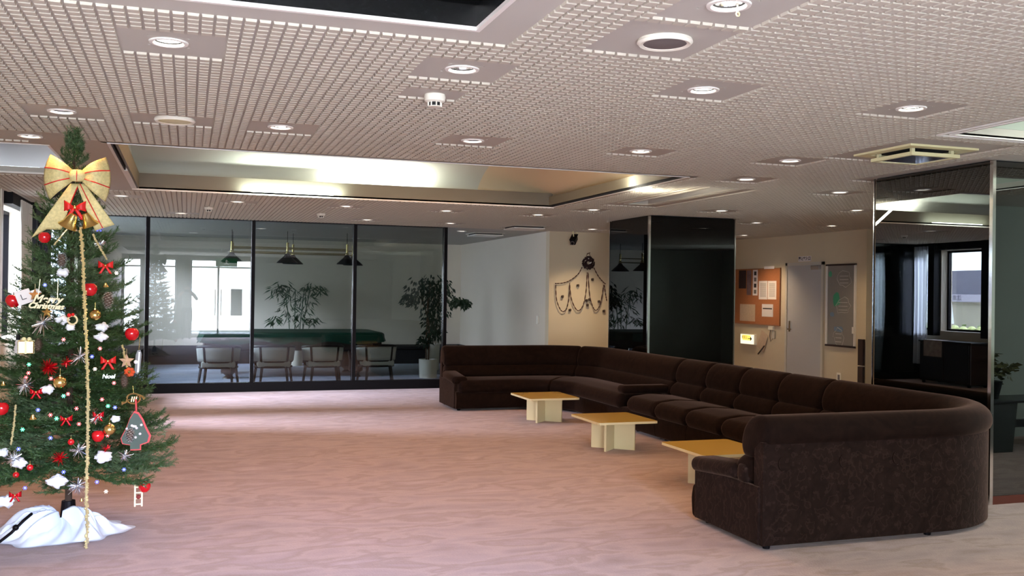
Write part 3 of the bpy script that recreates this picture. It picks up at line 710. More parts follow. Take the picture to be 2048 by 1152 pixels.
# phone and leaflet
ph = thing('wall_phone', 'small cream wall intercom between the light sign and the grey door', 'phone', (XW, 14.43, .98))
rbox(-.05, 0, -.06, .08, -.02, .05, .01).build('handset', M['white_plastic'], ph)
rbox(-.03, 0, -.09, -.0, -.17, -.03, .01).build('base_box', M['door_frame'], ph)
MB().tube([(-.03, .03, -.02), (-.04, .04, -.12), (-.03, .02, -.22), (-.01, -.02, -.16)], .006).build('cord', M['grey'], ph)
lf = thing('leaflet_holder', 'tilted paper leaflet fixed to the wall below the intercom', 'leaflet', (XW - .01, 14.72, .75))
MB().obox((-.006, 0, 0), (.004, 0, 0), (0, .10, .05), (0, -.07, .15)).build('sheet', M['paper_tan'], lf)
MB().obox((-.014, .03, -.16), (.006, 0, 0), (0, .10, -.08), (0, .006, .008)).build('clip_bar', M['dark_wood'], lf)
# framed map board
mb = thing('map_board', 'tall aluminium framed display board with faint floor maps right of the door', 'board', (0, 0, 0))
y0, y1, z0, z1 = 12.22, 12.94, .78, 2.08
MB().box(XW - .03, XW - .001, y0, y0 + .03, z0, z1).box(XW - .03, XW - .001, y1 - .04, y1, z0, z1).build('side_frame', M['white'], mb)
MB().box(XW - .032, XW - .001, y0, y1, z1 - .025, z1).box(XW - .032, XW - .001, y0, y1, z0 - .01, z0 + .02).build('end_frame', M['dark_wood'], mb)
MB().box(XW - .015, XW - .002, y0 + .03, y1 - .04, z0 + .02, z1 - .025).build('board_face', mat('map_grey', srgb(138, 134, 128), .25, spec=.5, noise=.06, nscale=4), mb)
green = mat('map_green', srgb(60, 150, 110), .6); pale = mat('map_lines', srgb(196, 190, 180), .6); blue = mat('map_blue', srgb(110, 130, 150), .6)
def blob(nm, mt, yc, zc, ry, rz, n=11, seed=0, parent=None):
    random.seed(seed); pl_ = []
    for k in range(n):
        t = 2 * PI * k / n; q = random.uniform(.75, 1.1); pl_.append((yc + ry * q * math.cos(t), zc + rz * q * math.sin(t)))
    m = MB(); k = len(pl_)
    m.add([(XW - .0165, a, b) for a, b in pl_] + [(XW - .0155, a, b) for a, b in pl_], [tuple(range(k)), tuple(range(k, 2 * k))[::-1]] + [(i, k + i, k + (i + 1) % k, (i + 1) % k) for i in range(k)])
    return m.build(nm, mt, parent)
blob('map_patch', green, 12.68, 1.52, .10, .12, 12, 3, mb)['label'] = 'green map patch'
blob('map_patch', green, 12.84, 1.93, .05, .05, 9, 4, mb)
blob('map_patch', blue, 12.78, 1.28, .06, .04, 8, 6, mb)
blob('map_patch', blue, 12.62, 1.05, .14, .05, 9, 8, mb)
m = MB()
random.seed(5)
for (yc, zc, wy, hz) in ((12.50, 1.84, .17, .12), (12.52, 1.42, .18, .13), (12.62, .92, .12, .14)):
    last = None
    for k in range(15):
        t = 2 * PI * k / 14; q = random.uniform(.8, 1.15); p_ = Vector((XW - .017, yc + wy * q * math.cos(t), zc + hz * q * math.sin(t)))
        if last: m.tube([last, p_], .004, 4)
        last = p_
    for k in range(3): m.obox((XW - .017, yc, zc - hz * .5 + k * hz * .45), (.001, 0, 0), (0, wy * .6, 0), (0, 0, .004))
    m.build('map_outline', pale, mb); m = MB()
MB().tube([(XW - .035, y0 + .01, 1.0), (XW - .06, y0 + .01, 1.0), (XW - .06, y0 + .01, 1.1)], .012).build('latch', M['white'], mb)
so = flat('wall_socket', M['white_plastic'], 12.66, 12.56, .22, .36, .012); tag(so, 'cream wall socket plate right of the grey door near the sofa back', 'socket')
MB().box(XW - .014, XW - .012, 12.585, 12.635, .25, .33).build('socket_face', M['grey'], so)
eb = thing('dark_wall_box', 'narrow dark wooden boxes at the end corner of the cream wall', 'box', (XW, 12.02, 0))
for z0, z1 in ((.08, .50), (.52, .92)): rbox(-.05, -.005, -.015, .10, z0, z1, .005).build('box_panel', M['dark_wood'], eb)

# ------------------------------------------------------------------ wreath wall
WY = 15.09
def WP(x, y, d=.03):
    p = P(x, y, WY); p.y = WY - d; return p
wr = thing('wreath', 'dark round wreath with a pale bow hung on the cream wall', 'wreath', WP(1175.5, 526))
m = MB(); random.seed(9)
for k in range(300):
    t = random.uniform(0, 2 * PI); a = random.uniform(0, 2 * PI); R_, r_ = .072, .034
    c = Vector(((R_ + r_ * math.cos(a)) * math.cos(t), r_ * math.sin(a) * .7, (R_ + r_ * math.cos(a)) * math.sin(t)))
    d = Vector((math.cos(t + 1), random.uniform(-.6, .6), math.sin(t + 1))) * .016
    m.obox(c, d, Vector((0, .004, .004)), Vector((.004, 0, .005)))
m.build('wreath_leaf_ring', mat('wreath_dark', srgb(46, 22, 22), .7, noise=.5, nscale=40), wr)
MB().obox((.022, -.035, .0), (.018, 0, .012), (0, .004, 0), (-.004, 0, .008)).sphere((-.012, -.03, .075), .010).build('bow', M['paper'], wr)
MB().tube([(-.05, .01, .06), (-.035, .0, .13), (-.01, 0, .165), (.01, 0, .165), (.03, 0, .12), (.04, .01, .07)], .005).obox((0, 0, .165), (.03, 0, .01), (0, .004, 0), (0, 0, .008)).build('hanging_loop', mat('loop_brown', srgb(90, 62, 46), .8), wr)
twine = mat('garland_brown', srgb(70, 38, 28), .7, noise=.5, nscale=60)
def garland(pts, lb):
    pts = [WP(*p) for p in pts]
    cur = []
    for i in range(len(pts) - 1):
        p0, p1, p2, p3 = pts[max(i - 1, 0)], pts[i], pts[i + 1], pts[min(i + 2, len(pts) - 1)]
        for k in range(8):
            t = k / 8; cur.append(.5 * ((2 * p1) + (p2 - p0) * t + (2 * p0 - 5 * p1 + 4 * p2 - p3) * t * t + (-p0 + 3 * p1 - 3 * p2 + p3) * t ** 3))
    cur.append(pts[-1])
    rr = [(.0095 if (i % 3) else .004) for i in range(len(cur))]
    o = MB().tube(cur, rr, 6).build('berry_garland', twine); tag(o, lb, 'garland', 'berry garlands on the cream wall'); return o
garland([(1163, 534), (1155, 548), (1140, 560), (1125, 566), (1109, 567)], 'brown berry garland running from the wreath down to the left')
garland([(1186, 535), (1195, 552), (1205, 564), (1210, 568)], 'brown berry garland running from the wreath down to the right')
garland([(1110, 569), (1112, 600), (1121, 621), (1130, 620), (1136, 600), (1138, 566)], 'leftmost U-shaped berry garland below the wreath')
garland([(1138, 568), (1142, 600), (1154, 621), (1165, 610), (1171, 580), (1173, 545)], 'middle U-shaped berry garland below the wreath')
garland([(1175, 545), (1178, 590), (1185, 615), (1192, 620), (1200, 605), (1206, 570)], 'right U-shaped berry garland below the wreath')
garland([(1207, 570), (1210, 590), (1212, 602)], 'short berry garland end beside the middle black column')
for px_, py_, lb in ((1124, 593, 'in the left garland loop'), (1155, 571, 'in the middle garland loop, upper'), (1184, 559, 'right of the wreath tail, uppermost'), (1139, 620, 'between the left and middle loops, low'),
                     (1172, 601, 'left one of the cluster under the wreath'), (1178, 599, 'right one of the cluster under the wreath'), (1174, 610, 'lowest of the cluster under the wreath'), (1197, 603, 'beside the right garland loop'), (1207, 622, 'lowest one beside the black column')):
    o = thing('wall_pine_cone', 'small dark pine cone on the cream wall ' + lb, 'pine cone', WP(px_, py_, .02), group='pine cones on the cream wall')
    m = MB()
    for k in range(22):
        t = k * 2.4; z = -.022 + k * .002; r_ = .020 * math.sqrt(max(0, 1 - (z / .026) ** 2))
        m.obox((r_ * math.cos(t), r_ * math.sin(t) * .7, z), (.007, 0, 0), (0, .006, 0), (0, 0, .003))
    m.sphere((0, 0, 0), .016, 8, 6).build('cone_scales', M['cone'], o)
cc = thing('security_camera', 'black security camera hanging from the ceiling at the cream wall', 'camera', WP(1132, 482, .35))
dv = Vector((-.55, -.8, -.5)).normalized(); sd = dv.cross(Vector((0, 0, 1))).normalized(); up = sd.cross(dv)
MB().obox((0, 0, 0), dv * .11, sd * .042, up * .040).obox(up * .045 - dv * .01, dv * .12, sd * .052, up * .006).build('camera_body', M['black'], cc)
MB().lathe([(.032, 0), (.034, .03), (.001, .03)], 20, dv * .105, dv.to_track_quat('Z', 'Y').to_matrix()).build('lens_ring', M['grey'], cc, True)
MB().lathe([(.024, .031), (.001, .034)], 20, dv * .105, dv.to_track_quat('Z', 'Y').to_matrix()).build('lens', M['black'], [c_ for c_ in cc.children if c_.name.startswith('lens_ring')][0], True)
topz = H - cc.location.z
MB().tube([(0, 0, .03), (.0, .05, topz)], .010).tube([(.08, .1, .04), (.13, .14, .08), (.13, .2, topz)], .006).build('bracket', M['cream_plastic'], cc)
md = MB().box(5.775, 5.80, 15.55, 15.62, 1.02, 1.16).build('wall_switch', M['white_plastic']); tag(md, 'small white wall switch at the corner of the white side wall', 'switch')

# ------------------------------------------------------------------ billiard room
bt = thing('billiard_table', 'long billiard table under a green cover behind the glass', 'billiard table', (1.8, 17.7, 0))
tw, td = 1.55, .85
rbox(-tw + .04, tw - .04, -td + .04, td - .04, .50, .74, .02).build('cabinet', M['dark_wood'], bt)
for sx in (-1.1, 1.1):
    for sy in (-.5, .5):
        MB().lathe([(.13, .50), (.15, .44), (.12, .3), (.13, .12), (.05, .06), (.09, .03), (.10, .0), (.001, 0)], 16, (sx, sy, 0)).build('leg', M['dark_wood'], bt, True)
N = 72; pts = []
rngs = [random.uniform(0, 1) for _ in range(N)]
def ring(off, z, wob):
    out = []
    for k in range(N):
        t = 2 * PI * k / N; c, s = math.cos(t), math.sin(t); q = 1 / max(abs(c) / (tw + off), abs(s) / (td + off))
        q = min(q, math.hypot(tw + off, td + off) * .985); r_ = 1 + wob * .012 * math.sin(t * 19 + 1.3)
        out.append((c * q * r_, s * q * r_, z + wob * .018 * math.sin(t * 11)))
    return out
rings = [ring(-.5, .815, 0), ring(-.12, .815, 0), ring(-.02, .81, 0), ring(.02, .78, .3), ring(.035, .70, 1), ring(.05, .635, 1.6)]
vs = [v for r_ in rings for v in r_]; fs = [(i * N + k, i * N + (k + 1) % N, (i + 1) * N + (k + 1) % N, (i + 1) * N + k) for i in range(5) for k in range(N)] + [tuple(range(N))]
MB().add(vs, fs).build('cover', M['felt'], bt, True)
def tub_chair(loc, rz, lb):
    c = thing('tub_chair', lb, 'chair', loc, rz, 'tub chairs behind the glass')
    # local: back towards -y
    m = MB()
    def arc(r, t): return Vector((r * .33 * math.sin(t), -.28 * r * math.cos(t) * 1.0, 0))
    n = 25; ts = [(-1.95 + 3.9 * k / (n - 1)) for k in range(n)]
    m.tube([arc(1.0, t) + Vector((0, .02, .655 - .05 * (abs(t) / 1.95) ** 2)) for t in ts], .022, 8)
    m.build('top_rail', M['chair_wood'], c, True)
    MB().tube([arc(.90, t) + Vector((0, .03, .40)) for t in ts[2:-2]], .017, 6).tube([arc(.88, t) + Vector((0, .03, .31)) for t in ts], .018, 6).build('lower_rail', M['chair_wood'], c, True)
    pts = np.zeros((n - 2, 5, 3))
    for i, t in enumerate(ts[1:-1]):
        for j in range(5):
            g = j / 4; p_ = arc(.88 + .07 * g, t); pts[i, j] = (p_.x, p_.y + .03, .41 + .23 * g)
    me = grid_mesh('back_upholstery', pts, M['chair_fabric'], True, .03); link('back_upholstery', me, c)
    rbox(-.26, .26, -.20, .26, .31, .41, .03, 3).build('seat_cushion', M['chair_fabric'], c, True)
    for t, top in ((-1.95, .62), (-.72, .655), (.72, .655), (1.95, .62)):
        a0, a1 = arc(.93, t), arc(1.0, t)
        MB().tube([(a0.x * 1.08, a0.y + .0, 0), (a0.x * .93, a0.y + .03, .30), (a1.x, a1.y + .02, top)], [.020, .027, .025], 6).build('leg', M['chair_wood'], c)
    return c
for x, lb in ((.49, 'grey tub chair behind the glass, leftmost of the four'), (1.34, 'grey tub chair just right of the second partition post'), (2.13, 'grey tub chair left of the third partition post'), (3.02, 'grey tub chair right of the third partition post')):
    tub_chair((x, 15.85, 0), .04 * math.sin(x * 9), lb)
# lamp bars
LZ = 2.20
def lamp_row(y, lb, xs):
    a = thing('billiard_lamp', lb, 'lamp', (0, y, LZ))
    for dz in (0, .085): MB().tube([(xs[0] - .02, 0, dz + .02), (xs[-1] + .02, 0, dz + .02)], .011, 8).build('brass_bar', M['brass'], a, True)
    for x in xs:
        MB().lathe([(.035, .02), (.06, -.02), (.19, -.14), (.185, -.145), (.05, -.03), (.02, .0)], 28, (x, 0, -.02)).build('lamp_shade', M['shade'], a, True)
        MB().tube([(x, 0, -.02), (x, 0, .20)], .022, 10).sphere((x, 0, .02), .035).build('brass_stem', M['brass'], a, True)
    for x in (xs[0], xs[1], xs[-1]):
        MB().tube([(x, 0, .18), (x, 0, H - LZ - .004)], .005, 6).build('suspension_rod', M['black'], a)
lamp_row(17.55, 'nearer brass bar lamp with black cone shades over the green table', [.74, 1.70, 2.77])
lamp_row(18.15, 'farther brass bar lamp with black cone shades over the green table', [.78, 1.86, 2.98])
bp = thing('wall_bench', 'low black bench along the billiard room wall', 'bench', (4.9, 20.25, 0))
rbox(-1.9, .8, -.2, .3, .32, .38, .01).build('bench_seat', M['black_matte'], bp); rbox(-1.85, .75, -.15, .28, 0, .32, .01).build('bench_body', M['black_matte'], bp)
# plants
def leaves(name, centres, n, size, mt, parent, droop=.5, seed=1, asp=.32):
    random.seed(seed); m = MB()
    for c, r in centres:
        for k in range(n):
            d = Vector((random.gauss(0, 1), random.gauss(0, 1), random.gauss(0, 1))).normalized() * r * random.random() ** .4
            p_ = Vector(c) + d
            a = Vector((d.x + random.uniform(-.1, .1), d.y + random.uniform(-.1, .1), -droop * r * random.uniform(.5, 1.6))).normalized()
            s = a.cross(Vector((random.uniform(-1, 1), random.uniform(-1, 1), random.uniform(-1, 1)))).normalized()
            L = size * random.uniform(.7, 1.2)
            nrm = a.cross(s)
            m.add([p_, p_ + a * L * .4 + s * L * asp * .5 + nrm * L * .04, p_ + a * L + nrm * -L * .06, p_ + a * L * .4 - s * L * asp * .5 + nrm * L * .04], [(0, 1, 2, 3)])
    o = link(name, None, parent) if False else m.build(name, mt, parent); return o
def pot(loc, r, h, lb, cat='pot'): 
    pass
fc = thing('potted_ficus', 'tall leafy ficus in a low white pot behind the last glass pane', 'plant', (4.13, 16.75, 0))
MB().lathe([(.001, 0), (.155, 0), (.17, .34), (.15, .34), (.145, .30), (.001, .30)], 28).build('pot', M['pot'], fc, True)
MB().lathe([(.146, .305), (.001, .31)], 20).build('soil', M['soil'], fc.children[0])
MB().tube([(0, 0, .3), (.01, 0, .8), (-.02, .02, 1.3), (.02, 0, 1.7)], [.018, .016, .013, .008], 7).tube([(-.03, .02, .3), (-.05, .0, .6), (-.02, .04, 1.1), (-.15, 0, 1.5)], [.014, .013, .011, .006], 7).build('trunk', M['stem'], fc, True)
lo = leaves('foliage', [((-.22, 0, 1.62), .22), ((.05, 0, 1.68), .24), ((.28, .05, 1.6), .22), ((-.05, 0, 1.40), .30), ((.22, 0, 1.34), .26), ((-.36, 0, 1.44), .14), ((.08, 0, 1.1), .22), ((.1, 0, .85), .17), ((-.08, 0, .68), .12), ((.55, 0, 1.4), .10), ((.68, 0, 1.36), .09)], 85, .105, M['leaf'], fc, .8, 3, .42)
lo['kind'] = 'stuff'
f2 = thing('potted_shrub', 'second plant in a taller white pot behind the ficus, at the partition end', 'plant', (4.62, 18.4, 0))
MB().lathe([(.001, 0), (.13, 0), (.145, .52), (.125, .52), (.12, .49), (.001, .49)], 24).build('pot', M['pot'], f2, True)
for dx in (-.06, 0, .06): MB().tube([(dx, 0, .48), (dx * 1.5, 0, 1.1), (dx * 2.2, 0, 1.5)], .008, 6).build('stem', M['stem'], f2)
leaves('foliage', [((0, 0, .75), .14), ((.02, 0, 1.0), .16), ((0, 0, 1.3), .2), ((.05, 0, 1.6), .22)], 50, .11, M['leaf'], f2, .8, 5, .4)['kind'] = 'stuff'
b1 = thing('bamboo_plant', 'bright green bamboo plant standing behind the billiard table', 'plant', (2.1, 19.9, 0))
MB().lathe([(.001, 0), (.16, 0), (.18, .36), (.16, .36), (.155, .32), (.001, .32)], 24).build('pot', M['pot'], b1, True)
for k, (dx, dy) in enumerate(((-.08, 0), (0, .03), (.07, -.02), (.12, .03))): MB().tube([(dx, dy, .3), (dx * 1.6, dy, 1.0), (dx * 2.6, dy, 1.5 + .05 * k)], .010, 6).build('cane', M['leaf2'], b1)
leaves('foliage', [((-.38, 0, 1.55), .15), ((-.2, 0, 1.62), .16), ((-.05, 0, 1.42), .2), ((.3, 0, 1.60), .15), ((.48, 0, 1.58), .12), ((.2, 0, 1.3), .2), ((-.15, 0, 1.12), .2), ((.1, 0, .98), .2), ((.38, 0, .95), .1), ((-.4, 0, .95), .1)], 34, .19, M['leaf2'], b1, .55, 8, .15)['kind'] = 'stuff'

# curtains
def curtain(name, lb, y0, y1, z0, z1, mt, x=XL + .07, amp=.025, waves=9, pinch=0, cat='curtain'):
    n, m_ = 120, 14; pts = np.zeros((n, m_, 3))
    for i in range(n):
        f = i / (n - 1)
        for j in range(m_):
            g = j / (m_ - 1); sp = 1 - pinch * math.sin(PI * g) ** 2 * .5
            yc = (y0 + y1) / 2
            pts[i, j] = (x + amp * math.sin(f * waves * 2 * PI + .6 * math.sin(3 * g)) * (.6 + .4 * g), yc + (y0 + (y1 - y0) * f - yc) * sp, z1 + (z0 - z1) * g)
    o = link(name, grid_mesh(name, pts, mt), None); tag(o, lb, cat); return o
curtain('window_curtain', 'white full curtain in the window left of the Christmas tree', 12.25, 13.1, .42, 2.55, M['curtain'], XL + .12, .03, 7, .2)
curtain('window_curtain', 'white drawn curtain beside the black window post, mirrored in the right column', 14.62, 15.05, .3, 2.55, M['sheer'], XL + .12, .035, 4, .2)
curtain('sheer_curtain', 'bluish sheer curtain over the far side window, mirrored in the right column', 15.05, 15.55, .72, 2.50, M['sheer'], XL + .08, .02, 6)
curtain('sheer_curtain', 'wide bluish sheer curtain nearest the back wall, mirrored in the right column', 15.8, 17.0, .72, 2.50, M['sheer'], XL + .08, .02, 11)
# cabinet under the clear window (mirrored)
cab = thing('low_cabinet', 'dark low cabinet under the clear side window, mirrored in the right column', 'cabinet', (-1.62, 13.75, 0))
rbox(-.22, .22, -.62, .60, .05, .76, .01).build('body', M['dark_wood'], cab)
rbox(-.24, .24, -.64, .62, .76, .79, .006).build('top', M['chair_wood'], cab)
for yy in (-.31, .30): rbox(.22, .235, yy - .28, yy + .28, .08, .73, .004).build('cabinet_door', M['chair_wood'], cab)
for sx in (-.18, .18):
    for sy in (-.55, .53): MB().box(sx - .02, sx + .02, sy - .02, sy + .02, 0, .06).build('foot', M['black'], cab)
cl = thing('patterned_cloth', 'folded patterned cloth hanging over the front of the low cabinet', 'cloth', (-1.36, 14.0, .79))
MB().obox((-.015, 0, -.14), (.004, 0, 0), (0, .22, 0), (0, 0, .15)).box(-.22, -.01, -.22, .22, .001, .008).build('cloth_sheet', mat('cloth_pattern', srgb(150, 140, 130), .9, noise=.6, nscale=12), cl)
# banner and things outside
bn = thing('height_banner', 'long white banner with height limit text on the wall outside the window', 'banner', (-5.12, 17.85, 1.575))
MB().box(-.01, .01, -1.25, 1.15, -.085, .085).build('banner_sheet', mat('banner_sheet', srgb(196, 190, 214), .8), bn)
t = link('lettering', text_mesh('注意！高さ制限2m20', .13, mat('banner_ink', srgb(40, 34, 74), .7)), bn); t.matrix_local = Matrix(((0, 0, 1, .0115), (1, 0, 0, -.05), (0, 1, 0, 0), (0, 0, 0, 1)))
random.seed(21)
hyd = thing('hydrangea_bush', 'green flowering bush outside the clear side window', 'bush', (-3.2, 15.2, -.12))
leaves('foliage', [((0, -.6 + .3 * k, .95 + .06 * math.sin(k * 2)), .26) for k in range(7)], 40, .14, mat('bush_green', srgb(120, 150, 80), .7, noise=.3, nscale=8), hyd, .2, 4, .6)['kind'] = 'stuff'
m = MB()
for k in range(9): m.sphere((.12, -.6 + .22 * k, 1.05 + .1 * math.sin(k * 3.1)), .09, 8, 6)
m.build('flower_heads', mat('flower_pale', srgb(206, 214, 150), .8, noise=.3, nscale=20), hyd)

# stool/table and plant mirrored in the front of the right column
tb = thing('console_table', 'dark console table with a tapered slab leg, mirrored in the right column front', 'table', (8.35, 3.55, 0))
rbox(-.75, 1.2, -.22, .22, .50, .53, .006).build('table_top', M['chair_wood'], tb)
MB().add([(-.72, -.2, .5), (-.30, -.2, .5), (-.36, -.2, 0), (-.72, -.2, 0), (-.72, .2, .5), (-.30, .2, .5), (-.36, .2, 0), (-.72, .2, 0)], [(0, 1, 2, 3), (4, 7, 6, 5), (0, 4, 5, 1), (1, 5, 6, 2), (2, 6, 7, 3), (3, 7, 4, 0)]).build('slab_leg', mat('slab_dark', srgb(40, 46, 42), .5), tb)
MB().box(.9, 1.15, -.2, .2, 0, .5).box(-.35, .9, -.02, .02, .22, .30).build('side_panel', M['chair_wood'], tb)
vp = thing('flower_pot_plant', 'dark pot with leafy flowers on the console table, mirrored in the right column', 'plant', (7.86, 3.55, .53))
MB().lathe([(.001, 0), (.10, 0), (.14, .18), (.12, .18), (.001, .16)], 20).build('pot', M['black'], vp, True)
leaves('foliage', [((0, 0, .26), .13), ((.14, 0, .28), .1), ((-.08, 0, .38), .1), ((.2, .05, .30), .09), ((-.02, 0, .46), .07)], 34, .09, mat('flower_leaf', srgb(110, 112, 70), .7, noise=.5, nscale=12), vp, .2, 12, .6)['kind'] = 'stuff'

# ------------------------------------------------------------------ sofas
CR = .92; YC0, YC1 = 5.92, 11.91; XC = 4.70; XO = XC + CR
def station(s):
    """arc length along outer back -> (O, n, F)"""
    L1 = XC - 3.33; L2 = CR * PI / 2; L3 = YC1 - YC0
    tot = 2 * L1 + 2 * L2 + L3
    if s > tot / 2:
        O, n, F = station(tot - s); ym = YC0 + YC1
        return Vector((O.x, ym - O.y)), Vector((n.x, -n.y)), Vector((F.x, ym - F.y))
    if s < L1: O = Vector((3.33 + s, 5.0)); n = Vector((0, 1))
    elif s < L1 + L2:
        a = (s - L1) / CR; O = Vector((XC + CR * math.sin(a), YC0 - CR * math.cos(a))); n = Vector((-math.sin(a), math.cos(a)))
    else: O = Vector((XO, YC0 + s - L1 - L2)); n = Vector((-1, 0))
    sa, sb = .80, L1 + L2 + .50
    if s < sa: F = Vector((3.33 + s, 5.82))
    elif s < sb:
        t = (s - sa) / (sb - sa); a_, b_, c_ = Vector((4.13, 5.82)), Vector((4.74, 5.84)), Vector((4.80, YC0 + .50))
        F = a_ * (1 - t) ** 2 + b_ * 2 * t * (1 - t) + c_ * t * t
    else: F = Vector((4.80, YC0 + s - L1 - L2))
    return O, n, F
L1 = XC - 3.33; L2 = CR * PI / 2; STOT = 2 * L1 + 2 * L2 + YC1 - YC0
def sy(y): return L1 + L2 + (y - YC0)
def pos(s, d, z):
    O, n, F = station(s)
    if d <= .3: p_ = O + n * d
    else:
        B = O + n * .3; p_ = B + (F - B) * ((d - .3) / .52)
    return Vector((p_.x, p_.y, z))
def sweep(s0, s1, prof, mt, name, parent, r=.05, ends=(1, 1), step=.05, wob=0):
    cd = sum(p_[0] for p_ in prof) / len(prof); cz = sum(p_[1] for p_ in prof) / len(prof)
    hd = max(abs(p_[0] - cd) for p_ in prof); hz = max(abs(p_[1] - cz) for p_ in prof)
    ss = [s0 + r * (1 - math.cos(a * PI / 12)) for a in range(7)] if ends[0] else [s0]
    se = [s1 - r * (1 - math.cos(a * PI / 12)) for a in range(6, -1, -1)] if ends[1] else [s1]
    a0, a1 = ss[-1], se[0]; nn = max(2, int((a1 - a0) / step))
    mid = [a0 + (a1 - a0) * k / nn for k in range(1, nn)]
    S = ss + mid + se; vs = []; k = len(prof)
    for i, s in enumerate(S):
        ins = 0
        if ends[0] and s < s0 + r: e = s - s0; ins = r - math.sqrt(max(0, r * r - (r - e) ** 2))
        if ends[1] and s > s1 - r: e = s1 - s; ins = max(ins, r - math.sqrt(max(0, r * r - (r - e) ** 2)))
        fd, fz = max(.05, 1 - ins / hd), max(.05, 1 - ins / hz)
        for d, z in prof:
            zz = cz + (z - cz) * fz + (wob * math.sin(s * 9) if wob else 0)
            vs.append(pos(s, cd + (d - cd) * fd, zz))
    fs = [(i * k + j, i * k + (j + 1) % k, (i + 1) * k + (j + 1) % k, (i + 1) * k + j) for i in range(len(S) - 1) for j in range(k)]
    fs += [tuple(range(k))[::-1], tuple((len(S) - 1) * k + j for j in range(k))]
    m = MB().add(vs, fs); o = m.build(name, mt, parent, True)
    return o
def rounded(poly, r, n=3):
    out = []; k = len(poly)
    for i in range(k):
        p0, p1, p2 = Vector(poly[i - 1]), Vector(poly[i]), Vector(poly[(i + 1) % k])
        a, b = (p0 - p1), (p2 - p1); q = min(r, a.length * .45, b.length * .45)
        A, B = p1 + a.normalized() * q, p1 + b.normalized() * q
        for j in range(n + 1):
            t = j / n; out.append(tuple(A * (1 - t) ** 2 + p1 * 2 * t * (1 - t) + B * t * t))
    return out
P_UP = rounded([(-.028, .668), (-.018, .76), (.05, .815), (.15, .815), (.235, .74), (.275, .62), (.255, .535), (.14, .53)], .05)
P_LUM = rounded([(.10, .40), (.12, .555), (.24, .565), (.325, .50), (.34, .42), (.30, .38)], .05)
P_SEAT = rounded([(.27, .24), (.27, .40), (.62, .425), (.84, .40), (.895, .32), (.86, .23), (.6, .22)], .06)
P_PAN = [(0, .03), (0, .66), (.10, .66), (.10, .03)]
P_BASE = rounded([(.09, .03), (.09, .30), (.84, .25), (.865, .16), (.85, .03)], .03)
def feet(parent, ss):
    for s in ss:
        for d in (.06, .74):
            p_ = pos(s, d, 0); MB().lathe([(.001, 0), (.022, 0), (.026, .03), (.001, .035)], 12, p_).build('foot', M['black'], parent)
def sofa_unit(name, lb, s0, s1, ups, seats, fig='velvet', ends=(1, 1)):
    c = thing(name, lb, 'sofa', (0, 0, 0))
    sweep(s0 + .003, s1 - .003, P_PAN, M['velvet_fig'], 'back_panel', c, .012, ends=(0, 0))
    sweep(s0 + .004, s1 - .004, P_BASE, M['velvet'], 'base', c, .02, ends=(0, 0))
    for a, b in ups:
        sweep(a + .002, b - .002, P_UP, M['velvet'], 'back_cushion', c, .055)
        sweep(a + .004, b - .004, P_LUM, M['velvet'], 'lumbar_cushion', c, .05)
    for a, b in seats: sweep(a + .003, b - .003, P_SEAT, M['velvet'], 'seat_cushion', c, .06)
    return c
YM0, YM1 = 7.17, 9.85
mods = [(YM0 + .67 * k, YM0 + .67 * (k + 1)) for k in range(4)]
# anchor each thing at its floor position, keep parts in world space
def anchor(c, x, y):
    for ch in c.children: ch.location = (-x, -y, 0)
    c.location = (x, y, 0)
names = ['nearest the camera, beside the near curved sofa', 'second from the near curved sofa', 'second from the far curved sofa', 'next to the armrest of the far curved sofa']
for k, (a, b) in enumerate(mods):
    c = sofa_unit('sofa_module', 'armless brown velvet sofa module, ' + names[k], sy(a), sy(b), [(sy(a), sy(b))], [(sy(a), sy(b))])
    feet(c, (sy(a) + .05, sy(b) - .05)); anchor(c, 5.2, (a + b) / 2); c['group'] = 'armless modules of the long brown sofa'
# end armrests
def arm_end(c, far):
    ym = (YC0 + YC1) if far else 0
    fy = (lambda y: ym - y) if far else (lambda y: y)
    m = MB().prism([(3.318, .03), (3.318, .03)], 0, 0) if False else None
    y0, y1 = sorted((fy(5.03), fy(5.80)))
    rbox(3.318, 3.352, y0, y1, .03, .385, .008).build('side_panel', M['velvet_fig'], c)
    y0, y1 = sorted((fy(5.27), fy(5.80)))
    pts_ = []
    b_ = rbox(3.29, 3.50, min(y0, y1) - (.0 if not far else .03), max(y0, y1) + (.03 if not far else 0), .375, .478, .048, 5)
    for i, v in enumerate(b_.v):
        t = abs(v[1] - fy(5.27)) / .53; b_.v[i] = (v[0], v[1], v[2] + .035 * math.sin(PI * min(1, t * 1.1)) - .03 * t * t)
    b_.build('armrest', M['velvet_fig'] if not far else M['velvet'], c, True)
    y0, y1 = sorted((fy(5.16), fy(5.285)))
    rbox(3.315, 3.46, y0, y1, .37, .50, .04, 3).build('armrest_end_roll', M['velvet_fig'], c, True)
near = sofa_unit('curved_sofa', 'near curved brown velvet sofa end showing its tall figured back', .0, sy(YM0), [(.0, sy(YM0))], [(.022, L1 + .75), (L1 + .75, sy(YM0) - .2)])
arm_end(near, False)
rbox(4.80, 5.33, YM0 - .20, YM0 - .012, .40, .50, .045, 4).build('armrest', M['velvet'], near, True)
feet(near, (.07, 1.3, L1 + L2 * .5, sy(7.1)))
m = MB()
for px_, py_ in ((1568, 928), (1690, 922), (1796, 915)):      # crescent creases in the figured back
    c_ = P(px_, py_, 4.998)
    MB().tube([(c_.x + .040 * math.cos(t), 4.999, c_.z + .045 * math.sin(t)) for t in np.linspace(2.0, 5.0, 12)], [.002 + .004 * math.sin(PI * k / 11) for k in range(12)], 6).build('crease', M['velvet'], near, True)
anchor(near, 4.2, 5.4)
